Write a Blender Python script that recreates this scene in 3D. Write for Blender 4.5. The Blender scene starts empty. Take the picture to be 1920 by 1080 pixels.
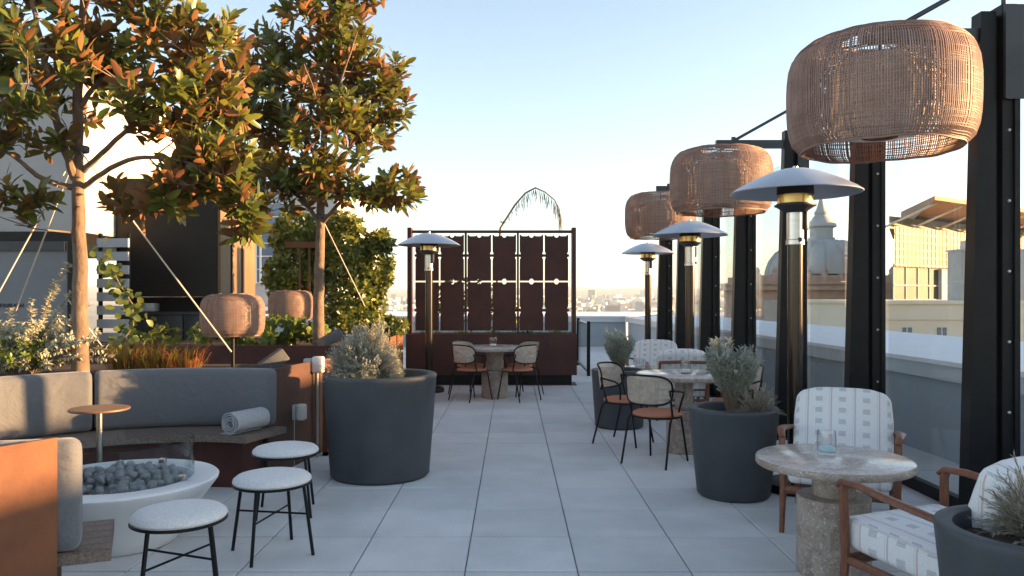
import bpy, bmesh, math, random
from mathutils import Vector, Matrix, noise
random.seed(7)
R = math.radians
PI = math.pi
S = bpy.context.scene
C = S.collection
F = 1464.0
CAMZ = 1.463

def at(px, py, d):
    return Vector(((px - 960) / F * d, d, CAMZ - (py - 555) / F * d))

# ---------------------------------------------------------------- materials
def nt(name):
    m = bpy.data.materials.new(name); m.use_nodes = True
    t = m.node_tree; t.nodes.clear()
    o = t.nodes.new('ShaderNodeOutputMaterial')
    return m, t, o
def nd(t, typ, **kw):
    n = t.nodes.new(typ)
    for k, v in kw.items(): setattr(n, k, v)
    return n
def rgba(c): return (c[0], c[1], c[2], 1.0)
def mathn(t, op, a, b=None, c=None):
    n = nd(t, 'ShaderNodeMath', operation=op)
    for i, x in enumerate((a, b, c)):
        if x is None: continue
        if isinstance(x, (int, float)): n.inputs[i].default_value = x
        else: t.links.new(x, n.inputs[i])
    return n.outputs[0]
def mixc(t, f, a, b):
    n = nd(t, 'ShaderNodeMix', data_type='RGBA')
    if isinstance(f, (int, float)): n.inputs[0].default_value = f
    else: t.links.new(f, n.inputs[0])
    for i, x in ((6, a), (7, b)):
        if isinstance(x, (tuple, list)): n.inputs[i].default_value = rgba(x)
        else: t.links.new(x, n.inputs[i])
    return n.outputs[2]
def noisef(t, scale, detail=4, rough=.55, vec=None, lo=.35, hi=.65, dist=0.0):
    n = nd(t, 'ShaderNodeTexNoise')
    n.inputs['Scale'].default_value = scale; n.inputs['Detail'].default_value = detail
    n.inputs['Roughness'].default_value = rough; n.inputs['Distortion'].default_value = dist
    if vec is None:
        vec = nd(t, 'ShaderNodeTexCoord').outputs['Object']
    t.links.new(vec, n.inputs['Vector'])
    mr = nd(t, 'ShaderNodeMapRange'); mr.inputs[1].default_value = lo; mr.inputs[2].default_value = hi
    t.links.new(n.outputs['Fac'], mr.inputs[0])
    return mr.outputs[0], n.outputs['Fac']
def scaled(t, s):
    tc = nd(t, 'ShaderNodeTexCoord'); mp = nd(t, 'ShaderNodeMapping')
    mp.inputs['Scale'].default_value = s
    t.links.new(tc.outputs['Object'], mp.inputs['Vector'])
    return mp.outputs['Vector']
def M(name, col, rough=.5, metal=0.0, col2=None, scale=6, bump=0.0, bscale=80, spec=.5, stretch=None, rvar=0.0, lo=.35, hi=.65, island=0.0, sheen=0.0):
    m, t, o = nt(name)
    p = nd(t, 'ShaderNodeBsdfPrincipled')
    p.inputs['Roughness'].default_value = rough; p.inputs['Metallic'].default_value = metal
    p.inputs['Specular IOR Level'].default_value = spec
    p.inputs['Base Color'].default_value = rgba(col)
    if sheen: p.inputs['Sheen Weight'].default_value = sheen
    vec = scaled(t, stretch) if stretch else None
    out = None
    if col2 is not None:
        f, raw = noisef(t, scale, 6, .6, vec, lo, hi)
        out = mixc(t, f, col, col2)
        if rvar:
            rr = mathn(t, 'MULTIPLY_ADD', f, rvar, rough - rvar / 2)
            t.links.new(rr, p.inputs['Roughness'])
    if island:
        g = nd(t, 'ShaderNodeNewGeometry')
        hs = nd(t, 'ShaderNodeHueSaturation')
        v = mathn(t, 'MULTIPLY_ADD', g.outputs['Random Per Island'], island * 2, 1 - island)
        t.links.new(v, hs.inputs['Value'])
        if out is None: hs.inputs['Color'].default_value = rgba(col)
        else: t.links.new(out, hs.inputs['Color'])
        out = hs.outputs['Color']
    if out is not None: t.links.new(out, p.inputs['Base Color'])
    if bump:
        _, raw = noisef(t, bscale, 5, .6, vec)
        b = nd(t, 'ShaderNodeBump'); b.inputs['Strength'].default_value = bump; b.inputs['Distance'].default_value = .01
        t.links.new(raw, b.inputs['Height']); t.links.new(b.outputs[0], p.inputs['Normal'])
    t.links.new(p.outputs[0], o.inputs[0])
    return m
def leafmat(name, top, top2, under, trans=.35, rough=.38, spec=.5, under2=None):
    m, t, o = nt(name)
    g = nd(t, 'ShaderNodeNewGeometry')
    rnd = g.outputs['Random Per Island']
    tc = mixc(t, rnd, top, top2)
    uc = mixc(t, rnd, under, under2 or under)
    col = mixc(t, g.outputs['Backfacing'], tc, uc)
    p = nd(t, 'ShaderNodeBsdfPrincipled'); p.inputs['Specular IOR Level'].default_value = spec
    r = mathn(t, 'MULTIPLY_ADD', g.outputs['Backfacing'], .4, rough)
    t.links.new(r, p.inputs['Roughness']); t.links.new(col, p.inputs['Base Color'])
    tr = nd(t, 'ShaderNodeBsdfTranslucent')
    t.links.new(mixc(t, .35, tc, top2), tr.inputs['Color'])
    mx = nd(t, 'ShaderNodeMixShader'); mx.inputs[0].default_value = trans
    t.links.new(p.outputs[0], mx.inputs[1]); t.links.new(tr.outputs[0], mx.inputs[2])
    t.links.new(mx.outputs[0], o.inputs[0])
    return m
def glassmat(name, tint=(.93, .96, .96), refl=1.0, rough=0.0):
    m, t, o = nt(name)
    tr = nd(t, 'ShaderNodeBsdfTransparent'); tr.inputs[0].default_value = rgba(tint)
    gl = nd(t, 'ShaderNodeBsdfGlossy'); gl.inputs['Roughness'].default_value = rough
    g = nd(t, 'ShaderNodeNewGeometry'); dp = nd(t, 'ShaderNodeVectorMath', operation='DOT_PRODUCT')
    t.links.new(g.outputs['Incoming'], dp.inputs[0]); t.links.new(g.outputs['Normal'], dp.inputs[1])
    c = mathn(t, 'ABSOLUTE', dp.outputs['Value'])
    sch = mathn(t, 'MULTIPLY_ADD', mathn(t, 'POWER', mathn(t, 'SUBTRACT', 1.0, c), 5.0), .96, .035)
    mx = nd(t, 'ShaderNodeMixShader')
    t.links.new(mathn(t, 'MULTIPLY', sch, refl), mx.inputs[0])
    t.links.new(tr.outputs[0], mx.inputs[1]); t.links.new(gl.outputs[0], mx.inputs[2])
    t.links.new(mx.outputs[0], o.inputs[0])
    return m
def fabricmat():
    m, t, o = nt('printed_cotton')
    uv = nd(t, 'ShaderNodeUVMap'); sx = nd(t, 'ShaderNodeSeparateXYZ')
    t.links.new(uv.outputs[0], sx.inputs[0])
    u, v = sx.outputs[0], sx.outputs[1]
    P = .147
    su = mathn(t, 'DIVIDE', u, P); fu = mathn(t, 'FRACT', su)
    sv = mathn(t, 'DIVIDE', v, .094); fv = mathn(t, 'FRACT', sv)
    def band(x, c, w): return mathn(t, 'LESS_THAN', mathn(t, 'ABSOLUTE', mathn(t, 'SUBTRACT', x, c)), w)
    def fr(x): return mathn(t, 'FRACT', x)
    sq = mathn(t, 'MULTIPLY', band(fu, .5, .15), band(fv, .5, .22))
    hatch = mathn(t, 'GREATER_THAN', fr(mathn(t, 'MULTIPLY', fv, 9)), .45)
    sq = mathn(t, 'MULTIPLY', sq, mathn(t, 'MULTIPLY_ADD', hatch, .5, .5))
    alt = mathn(t, 'GREATER_THAN', fr(mathn(t, 'MULTIPLY', su, .5)), .5)
    ln = band(fu, .03, .03)
    ln2 = band(fu, .94, .015)
    base = mixc(t, 0.0, (.70, .69, .69), (.70, .69, .69))
    fn, raw = noisef(t, 160, 3)
    base = mixc(t, fn, (.66, .65, .66), (.76, .75, .75))
    c1 = mixc(t, mathn(t, 'MULTIPLY', sq, .75), base, (.36, .37, .39))
    lc = mixc(t, alt, (.52, .36, .32), (.40, .40, .42))
    c2 = mixc(t, mathn(t, 'MULTIPLY', ln, .75), c1, lc)
    c3 = mixc(t, mathn(t, 'MULTIPLY', ln2, .35), c2, lc)
    p = nd(t, 'ShaderNodeBsdfPrincipled'); p.inputs['Roughness'].default_value = .9
    p.inputs['Specular IOR Level'].default_value = .15
    t.links.new(c3, p.inputs['Base Color'])
    b = nd(t, 'ShaderNodeBump'); b.inputs['Strength'].default_value = .25; b.inputs['Distance'].default_value = .004
    t.links.new(raw, b.inputs['Height']); t.links.new(b.outputs[0], p.inputs['Normal'])
    t.links.new(p.outputs[0], o.inputs[0])
    return m
def canemat():
    m, t, o = nt('woven_cane')
    uv = nd(t, 'ShaderNodeUVMap'); sx = nd(t, 'ShaderNodeSeparateXYZ')
    t.links.new(uv.outputs[0], sx.inputs[0])
    fu = mathn(t, 'FRACT', mathn(t, 'MULTIPLY', sx.outputs[0], 130)); fv = mathn(t, 'FRACT', mathn(t, 'MULTIPLY', sx.outputs[1], 130))
    hole = mathn(t, 'MULTIPLY', mathn(t, 'GREATER_THAN', fu, .5), mathn(t, 'GREATER_THAN', fv, .5))
    p = nd(t, 'ShaderNodeBsdfPrincipled'); p.inputs['Roughness'].default_value = .7
    f, _ = noisef(t, 25)
    t.links.new(mixc(t, f, (.42, .35, .28), (.55, .47, .39)), p.inputs['Base Color'])
    tr = nd(t, 'ShaderNodeBsdfTransparent'); mx = nd(t, 'ShaderNodeMixShader')
    t.links.new(hole, mx.inputs[0]); t.links.new(p.outputs[0], mx.inputs[1]); t.links.new(tr.outputs[0], mx.inputs[2])
    t.links.new(mx.outputs[0], o.inputs[0])
    return m
def stonemat(name, c1, c2, vein, rough):
    m, t, o = nt(name)
    p = nd(t, 'ShaderNodeBsdfPrincipled'); p.inputs['Roughness'].default_value = rough
    f, _ = noisef(t, 9, 8, .65, None, .38, .62, 1.2)
    a = mixc(t, f, c1, c2)
    f2, _ = noisef(t, 28, 6, .7, None, .56, .62, 2.5)
    b = mixc(t, mathn(t, 'MULTIPLY', f2, .75), a, vein)
    f3, raw = noisef(t, 70, 3, .6, None, .6, .66)
    t.links.new(mixc(t, mathn(t, 'MULTIPLY', f3, .5), b, tuple(x * .45 for x in c1)), p.inputs['Base Color'])
    t.links.new(p.outputs[0], o.inputs[0])
    return m

mt = {}
mt['tile'] = M('concrete_paver', (.55, .55, .545), .75, col2=(.66, .655, .645), scale=1.9, bump=.35, bscale=120, lo=.34, hi=.66, island=.055, spec=.35, rvar=.2)
_m = mt['tile'].node_tree; _p = [n for n in _m.nodes if n.type == 'BSDF_PRINCIPLED'][0]
_src = _p.inputs['Base Color'].links[0].from_socket
_f, _ = noisef(_m, 55, 6, .8, None, .52, .64)
_f2, _ = noisef(_m, .55, 5, .6, None, .5, .72, .6)
_c = mixc(_m, mathn(_m, 'MULTIPLY', _f, .22), _src, (.30, .30, .29))
_m.links.new(mixc(_m, mathn(_m, 'MULTIPLY', _f2, .38), _c, (.36, .35, .335)), _p.inputs['Base Color'])
mt['gap'] = M('paver_joint', (.16, .16, .165), .9)
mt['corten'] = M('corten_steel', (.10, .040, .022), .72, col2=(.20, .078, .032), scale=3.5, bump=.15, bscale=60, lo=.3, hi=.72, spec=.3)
mt['corten_shaded'] = M('shaded_corten_steel', (.055, .027, .02), .7, col2=(.10, .045, .028), scale=3.5, bump=.15, bscale=60, lo=.3, hi=.72, spec=.3)  # darker copy of corten for the shaded side panel, shade put into the colour
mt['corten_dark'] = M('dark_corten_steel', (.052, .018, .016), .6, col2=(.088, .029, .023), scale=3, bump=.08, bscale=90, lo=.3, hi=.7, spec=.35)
mt['black'] = M('black_metal', (.005, .0055, .0065), .45, col2=(.008, .0085, .010), scale=9, spec=.22, bump=.03, bscale=60)
mt['charcoal'] = M('charcoal_steel', (.018, .022, .028), .45, col2=(.025, .03, .036), scale=6, spec=.5)
mt['pot'] = M('graphite_fibreglass', (.034, .041, .05), .55, col2=(.072, .078, .084), scale=2.2, bump=.08, bscale=120, spec=.35, rvar=.2, lo=.3, hi=.8)
mt['soil'] = M('potting_soil', (.022, .016, .012), .95, col2=(.06, .04, .028), scale=40, bump=.9, bscale=60)
mt['mulch'] = M('bark_mulch', (.018, .011, .009), .95, col2=(.06, .032, .021), scale=26, bump=1.0, bscale=45)
mt['cushion'] = M('grey_outdoor_fabric', (.098, .103, .116), .9, col2=(.125, .13, .144), scale=140, bump=.12, bscale=300, spec=.2, sheen=.2)
_m = mt['cushion'].node_tree; _p = [n for n in _m.nodes if n.type == 'BSDF_PRINCIPLED'][0]; _b0 = [n for n in _m.nodes if n.type == 'BUMP'][0]
_, _raw = noisef(_m, 5, 3, .5, None, dist=.8)
_b = nd(_m, 'ShaderNodeBump'); _b.inputs['Strength'].default_value = .35; _b.inputs['Distance'].default_value = .05
_m.links.new(_raw, _b.inputs['Height']); _m.links.new(_b0.outputs[0], _b.inputs['Normal']); _m.links.new(_b.outputs[0], _p.inputs['Normal'])
mt['towel'] = M('towel_cotton', (.30, .31, .33), .95, col2=(.42, .43, .45), scale=120, bump=.5, bscale=200, spec=.1)
mt['boucle'] = M('white_boucle', (.60, .60, .60), .95, col2=(.74, .73, .72), scale=90, bump=.6, bscale=160, spec=.1)
mt['teak'] = M('weathered_teak', (.09, .066, .054), .7, col2=(.19, .15, .125), scale=6, stretch=(14, 14, 14), bump=.2, bscale=5)
mt['walnut'] = M('oiled_hardwood', (.13, .045, .022), .42, col2=(.21, .078, .036), scale=5, stretch=(14, 14, 3), bump=.06, bscale=8)
mt['rust_seat'] = M('terracotta_fabric', (.42, .17, .10), .85, col2=(.50, .215, .13), scale=120, bump=.2, bscale=250, spec=.2)
mt['bronze'] = M('bronze_top', (.16, .09, .05), .5, col2=(.20, .12, .07), scale=5, metal=.35)
mt['steel'] = M('brushed_steel', (.62, .60, .57), .28, metal=1.0, col2=(.5, .49, .47), scale=4, stretch=(1, 1, 12))
mt['hood'] = M('aluminium_hood', (.60, .62, .65), .36, metal=.85, col2=(.66, .67, .69), scale=3)
mt['gold'] = M('brass_burner', (.52, .36, .14), .25, metal=1.0)
mt['pole'] = M('polished_dark_bronze', (.045, .036, .03), .2, metal=.6, spec=.6)
mt['firewhite'] = M('white_cast_concrete', (.66, .665, .67), .6, col2=(.74, .745, .75), scale=3, bump=.05, bscale=100)
mt['lava'] = M('lava_stone', (.21, .215, .225), .9, col2=(.42, .425, .44), scale=14, bump=.8, bscale=50)
mt['rattan'] = M('rattan_cane', (.27, .17, .135), .6, col2=(.37, .245, .20), scale=8, island=.16, spec=.3)
mt['weft'] = M('rattan_weft', (.23, .142, .11), .65, col2=(.29, .185, .145), scale=30, spec=.3)
mt['diffuser'] = M('linen_diffuser', (.84, .63, .48), .9, col2=(.88, .68, .53), scale=30)
mt['fabric'] = fabricmat()
mt['cane'] = canemat()
mt['table'] = stonemat('brown_marble', (.40, .335, .30), (.56, .49, .45), (.72, .67, .63), .18)
mt['tabledge'] = stonemat('brown_terrazzo', (.23, .175, .14), (.36, .30, .25), (.62, .56, .50), .5)
mt['glass'] = glassmat('clear_glass', (.945, .965, .968), .95)
mt['glass_edge'] = glassmat('guard_glass', (.94, .965, .965), .8)
mt['tumbler'] = glassmat('candle_glass', (.955, .96, .965), 1.3, .05)
mt['wax'] = M('blue_wax', (.45, .66, .74), .6)
mt['waxwhite'] = M('white_wax', (.75, .74, .74), .6)
mt['bark'] = M('tree_bark', (.10, .066, .046), .85, col2=(.21, .145, .10), scale=6, stretch=(3, 3, 1.6), bump=.9, bscale=12, lo=.3, hi=.7)
mt['twig'] = M('twig_bark', (.16, .11, .075), .85, col2=(.24, .17, .12), scale=7)
mt['magnolia'] = leafmat('magnolia_leaf', (.045, .085, .018), (.19, .20, .03), (.15, .058, .024), .36, .3, .5, (.29, .115, .038))
mt['hedge'] = leafmat('laurel_leaf', (.055, .095, .018), (.26, .27, .04), (.16, .19, .05), .4)
mt['vine'] = leafmat('vine_leaf', (.06, .11, .02), (.15, .17, .03), (.12, .15, .05), .35)
mt['cover'] = leafmat('bright_leaf', (.07, .14, .015), (.2, .22, .03), (.14, .18, .05), .4)
mt['silver'] = leafmat('silver_leaf', (.36, .38, .30), (.50, .50, .38), (.46, .47, .40), .2, .75, .2)
mt['sage'] = leafmat('sage_leaf', (.26, .31, .27), (.42, .46, .39), (.40, .43, .38), .2, .7, .2)
mt['dry'] = leafmat('dry_lavender', (.27, .26, .20), (.38, .36, .29), (.33, .31, .26), .15, .8, .2)
mt['rosemary'] = leafmat('rosemary_leaf', (.25, .28, .225), (.45, .46, .37), (.46, .47, .41), .15, .75, .2)
mt['drypalm'] = leafmat('dry_leaflet', (.10, .10, .07), (.17, .16, .11), (.13, .125, .09), .15, .8, .2)
mt['redgrass'] = leafmat('red_grass', (.20, .06, .03), (.30, .12, .045), (.24, .08, .035), .35, .7, .2)
mt['greengrass'] = leafmat('green_grass', (.10, .12, .02), (.22, .17, .03), (.16, .15, .04), .35, .7, .2)
mt['whitewall'] = M('white_stucco', (.36, .36, .355), .9, col2=(.42, .415, .405), scale=2, bump=.1, bscale=90)
mt['greywall'] = M('grey_painted_wall', (.17, .182, .20), .8, col2=(.20, .212, .23), scale=1.5, bump=.03, bscale=40)
mt['parapet'] = M('blue_grey_parapet', (.30, .34, .37), .8, col2=(.34, .375, .41), scale=2.2, lo=.25, hi=.75)
mt['coping'] = M('white_coping', (.76, .77, .79), .7, col2=(.82, .825, .84), scale=1.2)
mt['fascia'] = M('pale_fascia', (.48, .50, .53), .7, col2=(.52, .54, .57), scale=2)
mt['slat'] = M('white_slat', (.36, .37, .39), .7, col2=(.43, .44, .455), scale=5)
mt['brownclad'] = M('bronze_cladding', (.12, .07, .03), .6, col2=(.17, .10, .042), scale=2.5, stretch=(1, 1, .3))
mt['window'] = M('window_glass', (.10, .15, .22), .12, spec=.8)
mt['frame_white'] = M('white_frame', (.68, .68, .68), .6)
mt['stone_pink'] = M('pink_sandstone', (.48, .32, .25), .9, col2=(.57, .40, .32), scale=.8)
mt['stone_pale'] = M('pale_stone', (.55, .50, .46), .9, col2=(.62, .58, .54), scale=.5)
mt['dome'] = M('lead_dome', (.40, .40, .40), .7, col2=(.48, .48, .47), scale=.6, stretch=(1, 1, .3))
mt['cream'] = M('cream_render', (.66, .59, .47), .9, col2=(.72, .65, .53), scale=.3)
mt['goldglass'] = M('gold_curtain_wall', (.42, .29, .09), .5, spec=.12, col2=(.54, .39, .13), scale=.25)
mt['greenglass'] = M('green_grey_glazing', (.05, .055, .045), .5, spec=.1, col2=(.12, .11, .085), scale=.35)
mt['canopy'] = M('brown_soffit', (.38, .22, .13), .8)
mt['roofgrey'] = M('grey_roof', (.42, .42, .43), .85, col2=(.5, .5, .5), scale=.3)
mt['ground'] = M('city_ground', (.20, .21, .18), .95, col2=(.32, .31, .28), scale=.02)
mt['hill'] = M('hill_ground', (.16, .17, .12), .95, col2=(.30, .27, .20), scale=.006)
mt['box_grey'] = M('grey_plastic', (.36, .38, .40), .5)
mt['box_white'] = M('clear_plastic_cover', (.62, .60, .56), .35)
mt['rope'] = M('pale_rope', (.55, .50, .42), .8)
mt['slate'] = M('slate_block', (.065, .068, .075), .8, col2=(.10, .10, .11), scale=12, bump=.3)
mt['text'] = M('sign_lettering', (.03, .03, .035), .6)
def citymat():
    m, t, o = nt('distant_houses')
    g = nd(t, 'ShaderNodeNewGeometry'); cr = nd(t, 'ShaderNodeValToRGB')
    e = cr.color_ramp; e.interpolation = 'CONSTANT'
    e.elements[0].position = 0; e.elements[0].color = (.62, .60, .57, 1)
    e.elements[1].position = .25; e.elements[1].color = (.36, .36, .36, 1)
    for pos, c in ((.42, (.7, .66, .58)), (.58, (.30, .22, .18)), (.70, (.52, .54, .58)), (.86, (.14, .17, .11))):
        x = e.elements.new(pos); x.color = rgba(c)
    t.links.new(g.outputs['Random Per Island'], cr.inputs[0])
    p = nd(t, 'ShaderNodeBsdfPrincipled'); p.inputs['Roughness'].default_value = .9
    t.links.new(cr.outputs[0], p.inputs['Base Color']); t.links.new(p.outputs[0], o.inputs[0])
    return m
mt['city'] = citymat()

# ---------------------------------------------------------------- mesh builder
class MB:
    def __init__(s): s.v = []; s.f = []; s.mi = []; s.sm = []
    def add(s, vs, fs, mi=0, smooth=False, mat=None):
        b = len(s.v)
        if mat is not None: vs = [mat @ Vector(v) for v in vs]
        s.v.extend([tuple(v) for v in vs])
        for f in fs:
            s.f.append([b + i for i in f]); s.mi.append(mi); s.sm.append(smooth)
        return s
    def box(s, x0, x1, y0, y1, z0, z1, mi=0, mat=None):
        vs = [(x0, y0, z0), (x1, y0, z0), (x1, y1, z0), (x0, y1, z0), (x0, y0, z1), (x1, y0, z1), (x1, y1, z1), (x0, y1, z1)]
        fs = [(3, 2, 1, 0), (4, 5, 6, 7), (0, 1, 5, 4), (1, 2, 6, 5), (2, 3, 7, 6), (3, 0, 4, 7)]
        return s.add(vs, fs, mi, False, mat)
    def rbox(s, x0, x1, y0, y1, z0, z1, r=.01, seg=2, mi=0, mat=None, smooth=True, cuts=0, disp=None):
        bm = bmesh.new(); bmesh.ops.create_cube(bm, size=1.0)
        for v in bm.verts:
            v.co = Vector(((x0 + x1) / 2 + v.co.x * (x1 - x0), (y0 + y1) / 2 + v.co.y * (y1 - y0), (z0 + z1) / 2 + v.co.z * (z1 - z0)))
        bmesh.ops.bevel(bm, geom=bm.edges[:], offset=r, segments=seg, affect='EDGES', profile=.5)
        if cuts:
            big = [e for e in bm.edges if e.calc_length() > .08]
            bmesh.ops.subdivide_edges(bm, edges=big, cuts=cuts, use_grid_fill=True)
        bm.verts.index_update()
        vs = [v.co.copy() for v in bm.verts]
        if disp: vs = [disp(v) for v in vs]
        fs = [[v.index for v in f.verts] for f in bm.faces]
        bm.free()
        return s.add(vs, fs, mi, smooth, mat)
    def prism(s, pts, z0, z1, mi=0, mat=None):
        n = len(pts)
        vs = [(p[0], p[1], z0) for p in pts] + [(p[0], p[1], z1) for p in pts]
        fs = [list(range(n))[::-1], list(range(n, 2 * n))] + [(i, (i + 1) % n, n + (i + 1) % n, n + i) for i in range(n)]
        return s.add(vs, fs, mi, False, mat)
    def lathe(s, prof, n=48, c=(0, 0), mi=0, smooth=True, mat=None, a0=0, a1=2 * PI):
        full = abs(a1 - a0 - 2 * PI) < 1e-6
        m = n if full else n + 1
        vs = []; fs = []
        for (r, z) in prof:
            for k in range(m):
                a = a0 + (a1 - a0) * k / n
                vs.append((c[0] + r * math.cos(a), c[1] + r * math.sin(a), z))
        for j in range(len(prof) - 1):
            for k in range(n):
                k2 = (k + 1) % m
                fs.append((j * m + k, j * m + k2, (j + 1) * m + k2, (j + 1) * m + k))
        return s.add(vs, fs, mi, smooth, mat)
    def cyl(s, c, r, z0, z1, n=24, mi=0, r1=None, smooth=True):
        r1 = r if r1 is None else r1
        e = min(.004, r * .2)
        return s.lathe([(0, z0), (r - e, z0), (r, z0 + e), (r1, z1 - e), (r1 - e, z1), (0, z1)], n, c, mi, smooth)
    def tube(s, pts, r, n=6, mi=0, caps=True, closed=False, smooth=True, flat=1.0):
        pts = [Vector(p) for p in pts]; N = len(pts)
        if isinstance(r, (int, float)): r = [r] * N
        vs = []; fs = []; up = None
        for i in range(N):
            a = pts[(i - 1) % N] if (closed or i > 0) else pts[i]
            b = pts[(i + 1) % N] if (closed or i < N - 1) else pts[i]
            d = (b - a)
            if d.length < 1e-9: d = Vector((0, 0, 1))
            d.normalize()
            if up is None:
                up = Vector((0, 0, 1)) if abs(d.z) < .9 else Vector((1, 0, 0))
            sx = d.cross(up)
            if sx.length < 1e-6: sx = d.orthogonal()
            sx.normalize(); sy = sx.cross(d).normalized(); up = sy
            for k in range(n):
                an = 2 * PI * (k + .5) / n
                vs.append(pts[i] + sx * (r[i] * math.cos(an)) + sy * (r[i] * flat * math.sin(an)))
        L = N if closed else N - 1
        for i in range(L):
            j = (i + 1) % N
            for k in range(n):
                fs.append((i * n + k, i * n + (k + 1) % n, j * n + (k + 1) % n, j * n + k))
        if caps and not closed:
            fs.append(list(range(n))[::-1]); fs.append([(N - 1) * n + k for k in range(n)])
        return s.add(vs, fs, mi, smooth)
    def leaf(s, p, d, nrm, L, W, mi=0, curl=.15, fold=.2, rows=3):
        d = d.normalized(); sd = d.cross(nrm)
        if sd.length < 1e-5: sd = d.orthogonal()
        sd.normalize(); n = sd.cross(d).normalized()
        ws = {1: [.0, 1, .0], 2: [.1, 1, .0], 3: [.1, .8, .85, .0]}
        if rows == 1:
            vs = [p, p + d * L * .5 + sd * W * .5 + n * fold * W * .3, p + d * L - n * curl * L, p + d * L * .5 - sd * W * .5 + n * fold * W * .3]
            return s.add(vs, [(0, 1, 2, 3)], mi)
        vs = [p]; fs = []
        sec = [(.22, .62), (.52, 1.0), (.82, .72)]
        for (tt, w) in sec:
            c = p + d * L * tt - n * (curl * L * tt * tt)
            vs += [c + sd * W * .5 * w + n * fold * W * w * .5, c, c - sd * W * .5 * w + n * fold * W * w * .5]
        vs.append(p + d * L - n * curl * L)
        fs = [(0, 1, 2), (0, 2, 3), (1, 4, 5, 2), (2, 5, 6, 3), (4, 7, 8, 5), (5, 8, 9, 6), (7, 10, 8), (8, 10, 9)]
        return s.add(vs, fs, mi, True)
    def build(s, name, mats, parent=None, loc=None, uv=None, label=None):
        me = bpy.data.meshes.new(name); me.from_pydata(s.v, [], s.f)
        if not isinstance(mats, (list, tuple)): mats = [mats]
        for m in mats: me.materials.append(m)
        me.polygons.foreach_set('material_index', s.mi); me.polygons.foreach_set('use_smooth', s.sm)
        me.validate(); me.update()
        if any(s.sm):
            try: me.set_sharp_from_angle(angle=R(40))
            except Exception: pass
        if uv:
            ul = me.uv_layers.new(name='UVMap')
            for p in me.polygons:
                for li in p.loop_indices:
                    ul.data[li].uv = uv(me.vertices[me.loops[li].vertex_index].co, p.normal)
        o = bpy.data.objects.new(name, me); C.objects.link(o)
        if parent: o.parent = parent
        if loc is not None: o.location = loc
        if label: o['label'] = label
        return o
def tag(o, label, cat, group=None):
    o['label'] = label; o['category'] = cat
    if group: o['group'] = group
    return o
def thing(name, label, cat, loc=(0, 0, 0), rz=0.0, group=None):
    o = bpy.data.objects.new(name, None); C.objects.link(o)
    o.empty_display_size = .1
    o.location = loc; o.rotation_euler = (0, 0, rz)
    return tag(o, label, cat, group)
def kids(o): return [c for c in C.objects if c.parent == o]
def dup(o, parent=None, label=None, loc=None, rz=None):
    ch = kids(o)
    c = o.copy(); C.objects.link(c)
    if parent: c.parent = parent
    if label: c['label'] = label
    if loc is not None: c.location = loc
    if rz is not None: c.rotation_euler = (0, 0, rz)
    for k in ch: dup(k, c)
    return c
def struct(mb, name, mats):
    o = mb.build(name, mats); o['kind'] = 'structure'; return o
def face_rz(dx, dy):           # local front is -Y; rotate so that front points along (dx,dy)
    return math.atan2(dy, dx) + PI / 2

# ---------------------------------------------------------------- world, sun, camera
SUN_EL, SUN_AZ = R(7.2), R(92)      # azimuth counted from -Y towards +X
sd = Vector((math.sin(SUN_AZ) * math.cos(SUN_EL), -math.cos(SUN_AZ) * math.cos(SUN_EL), math.sin(SUN_EL)))
w = bpy.data.worlds.new('World'); S.world = w; w.use_nodes = True
wt = w.node_tree; wt.nodes.clear()
sky = wt.nodes.new('ShaderNodeTexSky'); sky.sky_type = 'NISHITA'; sky.sun_disc = False
sky.sun_elevation = SUN_EL
sky.sun_rotation = math.atan2(sd.x, sd.y)
sky.air_density = .85; sky.dust_density = .6; sky.ozone_density = 1.2
bg = wt.nodes.new('ShaderNodeBackground'); bg.inputs[1].default_value = .085
wo = wt.nodes.new('ShaderNodeOutputWorld')
hsv = wt.nodes.new('ShaderNodeHueSaturation'); hsv.inputs['Saturation'].default_value = .78
wt.links.new(sky.outputs[0], hsv.inputs['Color']); wt.links.new(hsv.outputs[0], bg.inputs[0]); wt.links.new(bg.outputs[0], wo.inputs[0])
sl = bpy.data.lights.new('sun', 'SUN'); sl.energy = 5.0; sl.angle = R(.5); sl.color = (1.0, .57, .25)
so = bpy.data.objects.new('sun', sl); C.objects.link(so)
so.rotation_euler = sd.to_track_quat('Z', 'Y').to_euler()
cam = bpy.data.cameras.new('camera'); cam.sensor_width = 36; cam.lens = F / 1920 * 36
cam.shift_y = 15 / 1920; cam.clip_end = 30000; cam.clip_start = .05
co = bpy.data.objects.new('camera', cam); C.objects.link(co); S.camera = co
co.location = (0, 0, CAMZ); co.rotation_euler = (R(90), 0, 0)
S.view_settings.view_transform = 'Standard'; S.view_settings.look = 'None'
S.view_settings.exposure = 2.52; S.view_settings.gamma = 1
S.cycles.transparent_max_bounces = 40; S.cycles.max_bounces = 8
S.cycles.use_denoising = True
S.cycles.caustics_reflective = False; S.cycles.caustics_refractive = False
S.cycles.sample_clamp_indirect = 6

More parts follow.
